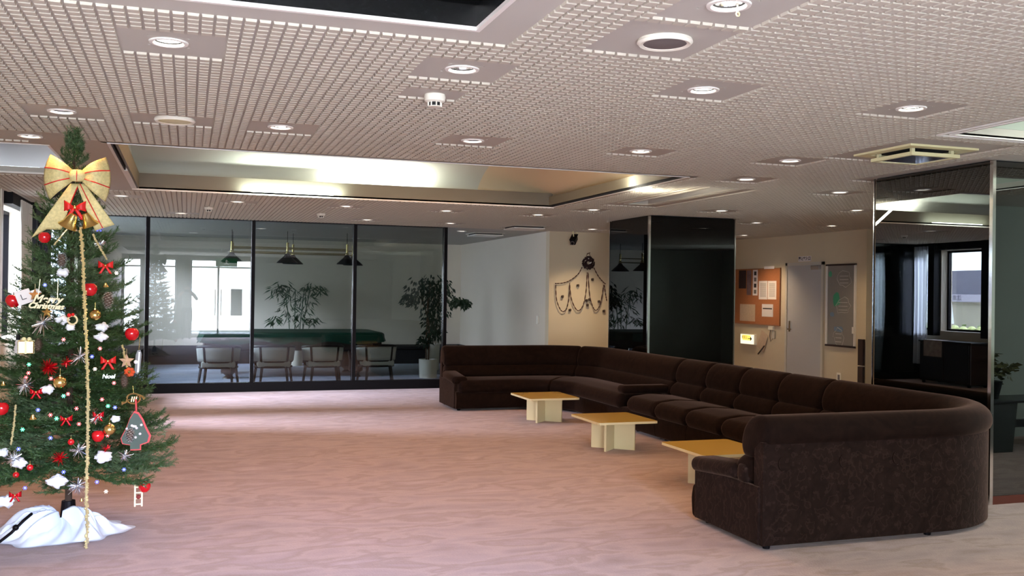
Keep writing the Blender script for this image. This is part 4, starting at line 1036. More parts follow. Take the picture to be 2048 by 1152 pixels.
far = sofa_unit('curved_sofa', 'far curved brown velvet sofa in front of the white wall', sy(YM1), STOT, [(sy(YM1), STOT - L1 - L2 * .52), (STOT - L1 - L2 * .52, STOT)], [(sy(YM1) + .2, STOT - L1 - .72), (STOT - L1 - .72, STOT - .035)])
arm_end(far, True)
rbox(4.72, 5.33, YM1 + .03, YM1 + .22, .41, .51, .045, 4).build('armrest', M['velvet'], far, True)
feet(far, (STOT - .07, STOT - 1.3, sy(9.95)))
anchor(far, 4.2, 12.4)

# ------------------------------------------------------------------ coffee tables
def coffee(x, y, lb):
    c = thing('coffee_table', lb, 'table', (x, y, 0), 0.0, 'low square tables before the sofa')
    bm = bmesh.new(); bmesh.ops.create_cube(bm, size=1)
    for v in bm.verts: v.co = Vector((v.co.x * .64, v.co.y * .72, .302 + v.co.z * .022))
    bmesh.ops.bevel(bm, geom=[e for e in bm.edges if abs(e.verts[0].co.z - e.verts[1].co.z) > .01], offset=.035, segments=4, affect='EDGES', profile=.5)
    bm.verts.index_update(); me = bpy.data.meshes.new('table_top')
    bm.to_mesh(me); bm.free(); me.materials.append(M['maple']); me.materials.append(M['maple_top'])
    for p_ in me.polygons:
        if p_.normal.z > .9: p_.material_index = 1
    link('table_top', me, c)
    for k, a in enumerate((.785, -.70)):
        dx, dy = math.cos(a) * .225, math.sin(a) * .225; nx, ny = -math.sin(a) * .011, math.cos(a) * .011
        if k == 0: MB().obox((0, 0, .1455), (dx, dy, 0), (nx, ny, 0), (0, 0, .1455)).build('leg_panel', M['maple'], c)
        else:
            for sg in (-1, 1): MB().obox((dx * sg * .53, dy * sg * .53, .1455), (dx * .47, dy * .47, 0), (nx, ny, 0), (0, 0, .1455)).build('leg_panel', M['maple'], c)
    return c
coffee(4.135, 10.86, 'pale low square table with crossed panel legs, farthest of the three')
coffee(4.08, 8.76, 'pale low square table with crossed panel legs, middle of the three')
coffee(4.12, 6.86, 'low square table half hidden behind the near armrest')

# ------------------------------------------------------------------ Christmas tree
TX, TY = -.69, 6.62
def RT(z): return float(np.interp(z, [.30, .42, .6, .9, 1.2, 1.5, 1.8, 2.1, 2.35, 2.55], [.50, .62, .64, .56, .46, .37, .28, .17, .08, .03]))
tree = thing('christmas_tree', 'decorated green Christmas tree at the left edge, topped by a gold bow', 'tree', (TX, TY, 0))
MB().tube([(0, 0, .02), (0, 0, 1.2), (0, 0, 2.50)], [.022, .016, .006], 8).build('trunk', M['bark'], tree)
MB().lathe([(.001, .02), (.16, .02), (.17, .05), (.05, .08), (.04, .2), (.001, .2)], 16).build('stand', M['black'], tree)
def branch_mesh(L, seed, mt):
    rg = np.random.default_rng(seed); segs = []
    def bend(t): return np.array([t * L, 0, -.10 * L * math.sin(t * 2.2) + .16 * L * t * t])
    pts = [bend(t) for t in np.linspace(0, 1, 10)]
    segs += [(pts[i], pts[i + 1], i > 1) for i in range(9)]
    nt_ = max(4, int(L / .042))
    for k in range(nt_):
        t = .22 + .75 * k / nt_; b0 = bend(t)
        for sgn in (-1, 1):
            l = (.34 * L * (1.12 - t) + .035) * rg.uniform(.7, 1.15); a = sgn * rg.uniform(.6, .95)
            d = np.array([math.cos(a), math.sin(a), rg.uniform(-.18, .35)]); d /= np.linalg.norm(d)
            e = b0 + d * l; e[2] += .02
            segs.append((b0, (b0 + e) / 2, True)); segs.append(((b0 + e) / 2, e + np.array([0, 0, .01]), True))
            if l > .09:
                for q in (.45, .75):
                    b1 = b0 + (e - b0) * q; a2 = a + rg.choice([-1, 1]) * .7; d2_ = np.array([math.cos(a2), math.sin(a2), rg.uniform(-.1, .3)])
                    segs.append((b1, b1 + d2_ * l * .35, True))
    V_ = []; F_ = []
    for a, b, nd in segs:
        a = np.array(a); b = np.array(b); d = b - a; ln = np.linalg.norm(d)
        if ln < 1e-5: continue
        d = d / ln
        pr = np.cross(d, [0, 0, 1.0]); pr /= max(np.linalg.norm(pr), 1e-6); pr2 = np.cross(d, pr); r_ = .0022
        i = len(V_); V_ += [a + pr * r_, a - pr * r_ * .5 + pr2 * r_, a - pr * r_ * .5 - pr2 * r_, b]
        F_ += [(i, i + 1, i + 3), (i + 1, i + 2, i + 3), (i + 2, i, i + 3)]
        if not nd: continue
        nn = max(3, int(ln / .0034))
        for q in range(nn):
            p_ = a + d * ln * (q + rg.random()) / nn
            th = rg.uniform(0, 2 * PI); out = pr * math.cos(th) + pr2 * math.sin(th)
            nd_ = d * rg.uniform(.5, .95) + out * rg.uniform(.5, .9); nd_ /= np.linalg.norm(nd_)
            l = rg.uniform(.016, .027); sd_ = np.cross(nd_, out + rg.normal(0, .5, 3)); sd_ /= max(np.linalg.norm(sd_), 1e-6)
            i = len(V_); V_ += [p_ - sd_ * .0021, p_ + sd_ * .0021, p_ + nd_ * l]; F_.append((i, i + 1, i + 2))
    return mesh_np('branch', np.array(V_), np.array(F_), mt)
BL_ = [.64, .5, .38, .27, .17, .11]
BM = {(i, v): branch_mesh(L, 10 * i + v, M['needle'] if (v + i) % 3 else M['needle2']) for i, L in enumerate(BL_) for v in range(2)}
random.seed(33)
z = .47; lvl = 0
while z < 2.46:
    R = RT(z); nb = max(4, int(6 + R * 15)); pit = -.18 + .85 * ((z - .45) / 2.0) ** 1.6
    for k in range(nb):
        L = R / max(.45, math.cos(pit)) * random.uniform(.86, 1.08)
        i = min(range(len(BL_)), key=lambda q: abs(BL_[q] - L))
        o = link('branch', BM[(i, random.randint(0, 1))], tree)
        sc = L / BL_[i]; o.scale = (sc, sc, sc)
        o.location = (0, 0, z + random.uniform(-.03, .03))
        o.rotation_euler = (random.uniform(-.25, .25), -(pit + random.uniform(-.12, .14)), 2 * PI * (k + .5 * (lvl % 2) + random.uniform(-.2, .2)) / nb)
    z += .105 - .022 * min(1, z / 2.4); lvl += 1
for k in range(7):
    o = link('branch', BM[(5, k % 2)], tree); o.location = (0, 0, 2.36 + .012 * k); o.rotation_euler = (0, -1.05 - .05 * k, k * .95); o.scale = (1.15,) * 3
# sheet at the foot
NA, NR = 260, 60; pts = np.zeros((NR, NA, 3))
rgs = np.random.default_rng(4)
RDG = [(rgs.uniform(0, 2 * PI), rgs.uniform(.10, .26), rgs.uniform(.5, 1.0), rgs.uniform(-.9, .9)) for _ in range(15)]
for i in range(NR):
    g = i / (NR - 1)
    for j in range(NA):
        t = 2 * PI * j / (NA - 1)
        e = .41 * (1 + .04 * math.sin(3 * t + .8) + .06 * math.sin(7 * t + 2) + .035 * math.sin(12 * t))
        x = math.cos(t) * (.03 + (e - .03) * g); y = math.sin(t) * (.03 + (e - .03) * g) * .80
        rd = 0
        for (tc_, wd, am, sw) in RDG:
            dt = (t - tc_ - sw * (g - .4) + PI) % (2 * PI) - PI
            rd = max(rd, am * max(0, 1 - abs(dt) / wd))
        zz = .10 * (1 - g) ** .8 + .135 * rd * (1 - g) ** .5 * (.35 + 1.3 * g * (1 - g) * 2) + .018 * math.sin(17 * t + 9 * g) * g * (1 - g) * 3
        pts[i, j] = (x, y, max(.004, zz * (1 - g ** 5)) + .003)
me = grid_mesh('white_sheet', pts, M['cloth'], True)
sh = link('white_sheet', me); sh.location = (-.74, 6.60, 0); tag(sh, 'crumpled white sheet wrapped round the foot of the Christmas tree', 'cloth')
cd_ = MB().tube([(-.86, 6.33, .19), (-.89, 6.26, .17), (-.95, 6.22, .11), (-1.02, 6.16, .06), (-1.10, 6.12, .012), (-1.30, 6.2, .012), (-1.6, 6.5, .012)], .009, 8).sphere((-.93, 6.235, .135), .018).build('power_cord', M['black'])
tag(cd_, 'black power cord running over the white sheet to the left', 'cord')

def TP(px_, py_, out=.0):
    Y = TY - .3
    for _ in range(12):
        p_ = P(px_, py_, Y); R = RT(max(.3, p_.z)) * .96 + out; dx = p_.x - TX
        Y = TY - math.sqrt(max(.02 * .02, R * R - dx * dx))
    return P(px_, py_, Y)
def orn(name, lb, cat, px_, py_, out=.0, grp=None): return thing(name, lb, cat, TP(px_, py_, out), 0, grp)
# apples
def apple(px_, py_, r, lb, out=.02):
    a = orn('apple_ornament', lb, 'ornament', px_, py_, out, 'red apple ornaments on the tree')
    MB().lathe([(.001, -r * .78), (r * .45, -r * .88), (r * .85, -r * .5), (r, 0.05 * r), (r * .92, r * .5), (r * .55, r * .85), (r * .2, r * .80), (.001, r * .62)], 20).build('apple_body', M['red'], a, True)
    MB().tube([(0, 0, r * .6), (r * .08, 0, r * 1.25)], .0025, 5).build('stalk', M['bark'], a)
    a = a.children[-1] if a.children[-1].name.startswith('stalk') else a
    MB().add([(0, 0, r * .9), (r * .5, -r * .25, r * 1.25), (r * 1.0, -r * .2, r * 1.15), (r * .55, -r * .1, r * .85)], [(0, 1, 2, 3)]).add([(0, 0, r * .9), (-r * .5, -r * .25, r * 1.2), (-r * .95, -r * .2, r * 1.05), (-r * .5, -r * .1, r * .85)], [(0, 1, 2, 3)]).build('leaf', M['leaf'], a)
apple(89, 475, .036, 'shiny red apple ornament left of the topmost bells')
apple(26, 602, .043, 'shiny red apple ornament at the left edge beside the white card')
apple(180, 579, .042, 'shiny red apple ornament in the middle beside the gold garland', .05)
apple(264, 668, .042, 'shiny red apple ornament on the right against the glass partition', .06)
apple(289, 973, .037, 'shiny red apple ornament hanging at the lowest right branch', .06)
apple(3, 817, .040, 'red apple ornament cut by the left edge of the photo')
apple(196, 872, .036, 'red apple ornament half hidden in the lower branches right of the garland', .0)
# balls
def ball(px_, py_, r, mt, lb, out=.03, nm='bauble'):
    a = orn(nm, lb, 'ornament', px_, py_, out); MB().sphere((0, 0, 0), r, 20, 14).build('ball', mt, a, True)
    MB().lathe([(.007, r * .96), (.007, r * 1.15), (.001, r * 1.18)], 10).tube([(0, 0, r * 1.1), (0, 0, r * 2.2)], .0012, 4).build('cap', M['gold'], a)
ball(190, 630, .034, M['gold'], 'gold bauble right of the garland below the red apple', .03)
ball(120, 765, .037, M['gold'], 'gold bauble in the middle left of the tree', .04)
ball(219, 859, .034, M['gold'], 'gold bauble in the lower right of the tree', .05)
for px_, py_, lb in ((142, 884, 'small glossy red bauble left of the garland, low'), (32, 950, 'small red bauble near the lower left'), (60, 935, 'tiny red bauble beside the lower left tinsel')):
    ball(px_, py_, .018, M['red'], lb, .03)
# bells
def bell(px_, py_, s, lb, out=.03, tilt=0):
    a = orn('bell_ornament', lb, 'bell', px_, py_, out); a.rotation_euler = (0.25, tilt, 0)
    MB().lathe([(.001, .9 * s), (.28 * s, .85 * s), (.42 * s, .5 * s), (.55 * s, .05 * s), (.85 * s, -.35 * s), (.80 * s, -.36 * s), (.48 * s, .02 * s), (.001, .6 * s)], 22).build('bell_body', M['gold'], a, True)
    MB().sphere((0, 0, -.28 * s), .16 * s, 8, 6).build('clapper', M['brass'], [c_ for c_ in a.children][0], True)
bell(139, 446, .070, 'large gold bell under the bow, left one of the pair', .08, .45)
bell(178, 444, .066, 'large gold bell under the bow, right one of the pair', .08, -.4)
bell(211, 571, .020, 'small gold bell hanging under the upper right ribbon', .04)
bell(66, 835, .022, 'small gold bell on a cord at the lower left', .03)
bell(7, 768, .018, 'small gold bell at the left edge of the tree', .02)
bell(163, 1000, .014, 'tiny gold bell by the foot of the garland', .0)
# ribbons
def small_bow(px_, py_, s, mt, lb, out=.04, tails=True):
    a = orn('ribbon_bow', lb, 'bow', px_, py_, out)
    for sg in (-1, 1):
        n = 10; pts = np.zeros((n, 5, 3))
        for i in range(n):
            u = i / (n - 1)
            for j in range(5):
                v = j / 2 - 1; pts[i, j] = (sg * s * (.1 + .9 * u), -s * .35 * math.sin(PI * u), v * s * (.12 + .42 * u) + s * .15 * u)
        link('loop', grid_mesh('loop', pts, mt, True, .003), a)
        pts = np.zeros((6, 3, 3))
        for i in range(6):
            u = i / 5
            for j in range(3): pts[i, j] = (sg * s * (.08 + .65 * u) + (j - 1) * s * .18, -s * .1, -s * .1 - s * 1.1 * u)
        if tails: link('tail', grid_mesh('tail', pts, mt, True, .003), a)
    MB().sphere((0, -s * .1, 0), s * .2, 10, 8).build('knot', M['gold'], a, True)
small_bow(211, 531, .042, M['red_cloth'], 'red and gold ribbon bow at the upper right of the tree')
small_bow(216, 722, .042, M['red_cloth'], 'red ribbon bow with gold edges at the middle right of the tree')
small_bow(150, 415, .062, M['red_cloth'], 'red ribbon bow tying the large gold bells together', .09)
small_bow(72, 784, .032, M['red_foil'], 'red foil bow at the middle left of the tree')
small_bow(196, 830, .030, M['red_foil'], 'red foil bow right of the garland in the lower tree')
small_bow(132, 838, .032, M['red_foil'], 'red foil bow left of the garland in the lower tree')
small_bow(30, 990, .032, M['red_foil'], 'red foil bow near the lowest left branch')
# foil bursts
def burst(px_, py_, s, mt, lb, n=60, out=.03, nm='tinsel_pick', seed=0, flatten=.8):
    random.seed(seed + int(px_)); a = orn(nm, lb, 'ornament', px_, py_, out); m = MB()
    for k in range(n):
        d = Vector((random.gauss(0, 1), random.gauss(0, flatten), random.gauss(0, 1))).normalized(); l = s * random.uniform(.5, 1)
        q = d.cross(Vector((random.random(), random.random(), random.random()))).normalized() * s * .045
        m.add([-q, q, d * l + q * .5, d * l - q * .5], [(0, 1, 2, 3)])
    m.build('foil_strips', mt, a); MB().sphere((0, 0, 0), s * .12, 8, 6).build('core', mt, a)
burst(97, 735, .062, M['red_foil'], 'red foil ball at the left middle of the tree', 130)
burst(133, 725, .040, M['red_foil'], 'small red foil cluster right of the red foil ball', 60)
burst(120, 916, .050, M['red_foil'], 'red foil star low on the left of the garland', 90)
burst(212, 898, .036, M['red_foil'], 'small red foil cluster low on the right of the garland', 50)
for px_, py_, s, lb in ((160, 713, .07, 'silver tinsel burst left of the garland, middle height'), (50, 770, .07, 'silver tinsel burst at the left middle of the tree'), (157, 900, .06, 'silver tinsel burst left of the garland, low'), (155, 972, .07, 'silver tinsel burst just above the white sheet'),
                        (27, 918, .06, 'silver tinsel burst at the lower left'), (192, 836, .05, 'silver tinsel burst right of the garland, low'), (85, 645, .09, 'large silver tinsel burst under the Merry Christmas sign'), (250, 912, .05, 'silver tinsel sprig on the lower right branch'), (200, 488, .04, 'silver tinsel sprig beside the blue lamp at the top')):
    burst(px_, py_, s, M['silver'], lb, 80, .03)
# snow
def snow(px_, py_, s, lb, n=7, out=.02):
    random.seed(int(px_ * 3 + py_)); a = orn('cotton_tuft', lb, 'cotton snow', px_, py_, out, 'white cotton snow on the branches')
    bm = bmesh.new(); bmesh.ops.create_icosphere(bm, subdivisions=3, radius=1)
    off_ = random.random() * 9
    for v in bm.verts:
        k = 1 + .16 * math.sin(v.co.x * 6 + off_) + .14 * math.sin(v.co.y * 7 + v.co.z * 6 + off_) + .1 * math.sin(v.co.z * 13 + v.co.x * 9); v.co = Vector((v.co.x * s * 1.0 * k, v.co.y * s * .8 * k, v.co.z * s * .72 * k))
    me = bpy.data.meshes.new('cotton'); bm.to_mesh(me); bm.free(); me.materials.append(M['snow']); me.shade_smooth()
    link('cotton', me, a)
for px_, py_, s, lb in ((205, 654, .034, 'cotton tuft right of the gold bauble'), (202, 674, .034, 'cotton tuft just under the gold bauble'), (96, 779, .034, 'cotton tuft left of the middle gold bauble'), (114, 963, .048, 'cotton tuft low in the middle of the tree'), (40, 927, .036, 'cotton tuft beside the lower left tinsel'),
                        (205, 914, .045, 'cotton tuft on the lower right branch'), (12, 1003, .048, 'cotton tuft on the lowest left branch'), (5, 905, .034, 'cotton tuft at the left edge'), (127, 545, .034, 'cotton tuft under the upper frosted cone'), (125, 640, .034, 'cotton tuft right of the Merry Christmas sign'), (72, 585, .026, 'cotton tuft left of the Merry Christmas sign'), (230, 838, .026, 'cotton tuft above the lower gold bauble'), (140, 655, .026, 'cotton tuft left of the garland at the middle')):
    snow(px_, py_, s, lb)
# cones
def pcone(px_, py_, s, mt, lb, out=.03):
    a = orn('pine_cone', lb, 'pine cone', px_, py_, out); m = MB()
    for k in range(70):
        g = k / 69; t = k * 2.4; z = s * (1 - 2 * g); r_ = s * .55 * math.sin(PI * min(.97, .12 + g * .8))
        d = Vector((math.cos(t), math.sin(t), -.35)); q = Vector((-math.sin(t), math.cos(t), 0)) * s * .15
        c = Vector((r_ * math.cos(t), r_ * math.sin(t), z)); m.add([c - q, c + q, c + d * s * .2 + q * .5, c + d * s * .2 - q * .5, c + Vector((0, 0, -.05 * s))], [(0, 1, 2, 3), (0, 3, 4), (1, 4, 2)])
    m.build('cone_scales', mt, a); MB().sphere((0, 0, 0), s * .45, 8, 8, 1.9).build('cone_core', M['cone'], a)
pcone(124, 520, .045, M['cone_snow'], 'frosted pine cone in the upper middle of the tree')
pcone(216, 600, .050, M['cone_snow'], 'frosted pine cone at the upper right under the small bell', .05)
pcone(76, 690, .042, M['cone'], 'brown pine cone right of the gold gift box')
pcone(249, 762, .045, M['cone'], 'brown pine cone above the golden horn', .06)
pcone(260, 870, .042, M['cone_snow'], 'frosted pine cone in front of the red edged felt tree', .07)
# lamps
LEDC = {'blue': (.12, .16, 1.0), 'green': (.1, 1.0, .5), 'red': (1.0, .12, .12), 'white': (1, .85, .7)}
LM = {k: mat('led_' + k, v, .3, emis=v, estr=14 if k != 'white' else 8) for k, v in LEDC.items()}
HM = {k: mat('led_cap_' + k, tuple(min(1, c * .6 + .1) for c in v), .2, emis=v, estr=.5) for k, v in LEDC.items()}
def led(px_, py_, colr, lb, s=.0068):
    a = orn('fairy_light', lb, 'fairy light', px_, py_, .03, 'fairy lights on the Christmas tree')
    MB().sphere((0, 0, 0), s * .55, 8, 6).build('bulb', LM[colr], a, True)
    m = MB()
    for k in range(6):
        t = k * PI / 3; m.add([(0, .001, 0), (s * 1.5 * math.cos(t - .3), .001, s * 1.5 * math.sin(t - .3)), (s * 1.9 * math.cos(t), -.004, s * 1.9 * math.sin(t)), (s * 1.5 * math.cos(t + .3), .001, s * 1.5 * math.sin(t + .3))], [(0, 1, 2, 3)])
    m.build('petal_cap', HM[colr], a)
led(198, 456, 'blue', 'large blue fairy light beside the top bells', .014)
c2 = [(127, 679, 'red', 'upper left of the garland'), (57, 746, 'red', 'left, under the green one'), (52, 755, 'red', 'left, second under the green one'), (102, 757, 'red', 'beside the middle gold bauble'), (136, 788, 'red', 'left of the garland at mid height'), (153, 817, 'red', 'left of the garland above the foil bow'), (101, 830, 'red', 'lower left centre'), (158, 848, 'red', 'just under the foil bow left of the garland'),
      (204, 799, 'red', 'right of the garland at mid height'), (228, 766, 'red', 'beside the brown cone above the horn'), (215, 871, 'red', 'below the lower gold bauble'), (200, 697, 'red', 'above the middle right ribbon'), (58, 729, 'green', 'highest at the left'), (127, 792, 'green', 'left of the garland at mid height'), (113, 837, 'green', 'lower left centre'), (45, 859, 'green', 'lowest at the left'), (216, 812, 'green', 'right of the garland'),
      (90, 570, 'blue', 'above the Merry Christmas sign'), (76, 820, 'blue', 'left middle'), (101, 876, 'blue', 'low left centre'), (37, 898, 'blue', 'low at the left'), (127, 944, 'blue', 'low left of the garland'), (50, 976, 'blue', 'lowest at the left'), (230, 815, 'blue', 'right of the green one'), (248, 939, 'blue', 'low on the right branch'), (194, 964, 'blue', 'lowest right of the garland'), (184, 713, 'blue', 'close right of the garland'),
      (190, 738, 'white', 'close right of the garland'), (233, 546, 'white', 'upper right edge'), (212, 983, 'white', 'lowest on the right')]
for px_, py_, c, lb in c2: led(px_, py_, c, '%s fairy light %s' % (c, lb))
# Merry Christmas sign
ms = orn('greeting_sign', 'cream script sign reading Merry Christmas hanging at the left of the tree', 'sign', 92, 607, .06)
ms.rotation_euler = (0, .05, 0)
cream_s = mat('cream_glitter', srgb(222, 212, 170), .5, noise=.2, nscale=200)
for body, x, zz, sz in (('Merry', .004, .024, .062), ('Christmas', .0, -.016, .046)):
    t = link('lettering', text_mesh(body, sz, cream_s, .004, shear=.35, offset=.0022), ms); t.matrix_local = Matrix(((1, 0, 0, x), (0, 0, -1, 0), (0, 1, 0, zz), (0, 0, 0, 1)))
MB().tube([(-.045, 0, .04), (-.04, 0, .14)], .002, 5).build('hanging_ribbon', M['goldlight'], ms)
MB().tube([(.06, 0, .03), (.055, 0, .14)], .002, 5).build('hanging_ribbon', M['goldlight'], ms)
# star, card, gift, animal
def star(px_, py_, s, mt, lb, out=.05, n=5):
    a = orn('star_ornament', lb, 'ornament', px_, py_, out); pl_ = []
    for k in range(2 * n):
        t = PI / 2 + k * PI / n; r_ = s if k % 2 == 0 else s * .45; pl_.append((r_ * math.cos(t), r_ * math.sin(t)))
    m = MB().add([(x, -.004, z) for x, z in pl_] + [(x, .004, z) for x, z in pl_] + [(0, -.014, 0), (0, .014, 0)], [(i, (i + 1) % (2 * n), 4 * n) for i in range(2 * n)] + [(2 * n + i, 4 * n + 1, 2 * n + (i + 1) % (2 * n)) for i in range(2 * n)] + [(i, 2 * n + i, 2 * n + (i + 1) % (2 * n), (i + 1) % (2 * n)) for i in range(2 * n)])
    m.build('star_body', mt, a); MB().tube([(0, 0, s), (0, 0, s + .03)], .0015, 4).build('string', M['goldlight'], a)
star(94, 625, .032, M['gold'], 'gold star just below the Merry Christmas sign')
star(70, 590, .036, mat('copper', (.7, .35, .12), .4, .6, noise=.3, nscale=60), 'copper coloured star right of the white card')
star(253, 722, .045, mat('tan_star', srgb(196, 160, 130), .7, noise=.2, nscale=40), 'tan fabric star at the right edge above the orange flower', .05)
a = orn('greeting_card', 'small white square card tilted at the left edge of the tree', 'card', 48, 594, .05); a.rotation_euler = (.1, -.35, 0)
rbox(-.042, .042, -.004, .004, -.042, .042, .002, 1).build('card_face', M['paper'], a)
MB().obox((0, -.0048, -.012), (.012, 0, 0), (0, .0006, 0), (0, 0, .002)).obox((-.012, -.0048, .003), (.002, 0, 0), (0, .0006, 0), (0, 0, .016)).build('card_mark', M['ink'], a)
a = orn('gift_ornament', 'gold wrapped gift box ornament at the left of the tree', 'ornament', 53, 693, .05)
rbox(-.042, .042, -.03, .03, -.04, .034, .004).build('box_body', M['gold'], a)
MB().box(-.006, .006, -.031, .031, -.041, .036).box(-.043, .043, -.006, .006, -.041, .036).sphere((-.014, 0, .042), .013, 8, 6).sphere((.014, 0, .042), .013, 8, 6).build('ribbon', M['cream_plastic'], a)
a = orn('bottle_ornament', 'small dark and white bottle figure left of the gold gift box', 'ornament', 36, 690, .04)
MB().lathe([(.001, -.05), (.018, -.045), (.022, -.02), (.014, .0), (.018, .015), (.010, .03), (.008, .055), (.001, .06)], 14).build('figure_body', M['cone_snow'], a, True)
MB().lathe([(.012, .03), (.010, .06), (.001, .062)], 10).build('figure_cap', M['black'], a)
a = orn('candy_wreath_ornament', 'small pale ring ornament with a red bow left of the garland', 'ornament', 145, 640, .06)
MB().lathe([(.024, -.004), (.030, 0), (.024, .004), (.020, 0), (.024, -.004)], 24, (0, 0, 0), Matrix.Rotation(PI / 2, 3, 'X')).build('ring', M['maple'], a)
MB().sphere((-.018, -.006, .028), .012, 8, 6).sphere((.002, -.006, .032), .010, 8, 6).build('bow', M['red_cloth'], a)
# snowboard-like ornament with gold string
a = orn('wooden_ornament', 'long white and brown painted wooden ornament on a gold string at the right', 'ornament', 276, 724, .10); a.rotation_euler = (0, .06, 0)
MB().prism([(-.014, -.065), (.004, -.075), (.016, -.05), (.018, .05), (.008, .075), (-.008, .07), (-.016, .04)], -.006, .006)
m = MB(); pl_ = [(-.014, -.065), (.004, -.075), (.016, -.05), (.018, .05), (.008, .075), (-.008, .07), (-.016, .04)]; k = len(pl_)
m.add([(x, -.006, z) for x, z in pl_] + [(x, .006, z) for x, z in pl_], [tuple(range(k)), tuple(range(k, 2 * k))[::-1]] + [(i, k + i, k + (i + 1) % k, (i + 1) % k) for i in range(k)]).build('board', M['dark_wood'], a)
MB().obox((.004, -.008, 0), (.005, 0, .0), (0, .001, 0), (0, 0, .062)).build('white_stripe', M['snow'], a)
MB().sphere((-.012, -.01, .0), .012, 10, 8).build('round_face', M['snow'], a); MB().tube([(0, 0, .07), (0, 0, .15)], .002, 4).build('string', M['gold'], a)
# flower
a = orn('flower_ornament', 'orange and red fabric flower at the right edge above the brown cone', 'ornament', 259, 744, .05); m = MB(); random.seed(2)
for k in range(7):
    t = 2 * PI * k / 7; m.sphere((.020 * math.cos(t), -.004, .020 * math.sin(t)), .013, 8, 6, .8)
m.build('petals', mat('orange_petal', srgb(214, 84, 40), .6), a); MB().sphere((0, -.012, 0), .011, 8, 6).build('flower_centre', M['gold'], a)
# horn
a = orn('horn_ornament', 'gold french horn ornament at the right edge of the tree', 'ornament', 267, 797, .10)
m = MB(); cc_ = [(.038 * math.cos(t), 0, .030 * math.sin(t)) for t in np.linspace(0, 2 * PI, 22)]
m.tube(cc_, .005, 6); m.tube([(-.038, 0, -.01), (.0, -.004, .0), (.03, 0, .022), (.05, 0, .012), (.062, 0, -.004)], [.004, .004, .005, .006, .010], 6)
m.tube([(-.03, 0, .02), (-.04, 0, -.02), (-.066, 0, -.026)], [.004, .005, .012], 6)
for dx in (-.012, 0, .012): m.tube([(dx, -.004, -.018), (dx + .006, -.004, .012)], .0035, 5)
m.build('horn_tubing', M['brass'], a, True); MB().tube([(0, 0, .03), (-.005, 0, .075)], .0015, 4).build('string', M['gold'], a)
# felt tree with red edge
a = orn('felt_tree_ornament', 'green felt tree ornament with a red edge at the lower right of the tree', 'ornament', 272, 862, .07)
def slab(pl_, y0, y1, mt, nm):
    k = len(pl_); return MB().add([(x, y0, z) for x, z in pl_] + [(x, y1, z) for x, z in pl_], [tuple(range(k)), tuple(range(k, 2 * k))[::-1]] + [(i, k + i, k + (i + 1) % k, (i + 1) % k) for i in range(k)]).build(nm, mt, a)
outl = [(-.03, -.115), (.03, -.115), (.03, -.085), (.075, -.07), (.085, -.03), (.06, .02), (.04, .07), (.015, .11), (-.01, .12), (-.035, .08), (-.055, .02), (-.085, -.04), (-.075, -.075), (-.03, -.085)]
slab(outl, .0, .008, M['red_cloth'], 'red_backing'); slab([(x * .90 - .004, z * .92 - .002) for x, z in outl], -.006, .0, M['leaf'], 'green_front')
m = MB(); random.seed(6)
for k in range(9): m.sphere((random.uniform(-.05, .05), -.010, random.uniform(-.07, .06)), .008, 8, 6)
m.build('felt_dots', M['paper'], a); MB().tube([(0, 0, .12), (-.004, 0, .19)], .006, 5).build('ribbon', M['red_cloth'], a)
# sled
a = orn('sled_ornament', 'small pale wooden ladder sled hanging from the lowest right branch', 'ornament', 277, 990, .06)
m = MB()
for dx in (-.02, .02): m.box(dx - .005, dx + .005, -.004, .004, -.07, .10 if dx < 0 else .06)
for zz in (-.055, -.02, .015, .05): m.box(-.02, .02, -.006, -.002, zz - .004, zz + .004)
m.build('sled_frame', M['maple'], a); MB().sphere((.0, -.008, -.01), .014, 8, 6).build('red_charm', mat('brown_red', srgb(120, 40, 34), .6), a)
a = orn('letter_ornament', 'small pale metal word ornament right of the garland under the ribbon bow', 'ornament', 217, 753, .05)
t = link('lettering', text_mesh('Noel', .035, M['silver'], .002, shear=.2), a); t.matrix_local = Matrix(((1, 0, 0, 0), (0, 0, -1, 0), (0, 1, 0, 0), (0, 0, 0, 1)))
# big gold bow
A0 = TP(156, 353, .10)
bow = thing('gold_bow', 'large gold glitter bow with red stripes near the top of the tree', 'bow', A0)
S = 1 / FPX * A0.y * 1.03
def bowgrid(f, n, m_): 
    pts = np.zeros((n, m_, 3))
    for i in range(n):
        for j in range(m_): pts[i, j] = f(i / (n - 1), 2 * j / (m_ - 1) - 1)
    return pts
for sg in (-1, 1):
    def lf_(u, v, sg=sg, k=0):
        x = sg * S * (6 + 48 * u - 9 * u * v * v); z = v * S * (7 + 33 * u ** .8) - S * 3 * u
        return (x, -.03 - .055 * math.sin(PI * min(1, u * 1.02)) + .035 * v * v * u, z)
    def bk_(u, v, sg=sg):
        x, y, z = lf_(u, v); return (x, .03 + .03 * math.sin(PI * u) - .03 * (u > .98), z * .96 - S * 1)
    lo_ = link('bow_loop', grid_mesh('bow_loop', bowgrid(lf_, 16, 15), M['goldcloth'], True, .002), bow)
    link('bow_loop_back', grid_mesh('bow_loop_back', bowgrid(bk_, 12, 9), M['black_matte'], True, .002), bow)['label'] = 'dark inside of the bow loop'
    for vv in (-.38, .38):
        m = MB().tube([Vector(lf_(u, vv)) + Vector((0, -.003, 0)) for u in np.linspace(.02, 1, 12)], .0036, 5); m.build('red_stripe', M['red_cloth'], lo_)
def tl(u, v): return (S * (-4 - 44 * u + v * (7 + 17 * u) * 1.0), -.03 - .03 * math.sin(3 * u), S * (-14 - 82 * u - 8 * u * abs(v) + v * 8 * u) )
def tr_(u, v): return (S * (6 + 40 * u + v * (7 + 9 * u)), -.035 - .03 * math.sin(3 * u), S * (-14 - 76 * u + v * 6 * u))
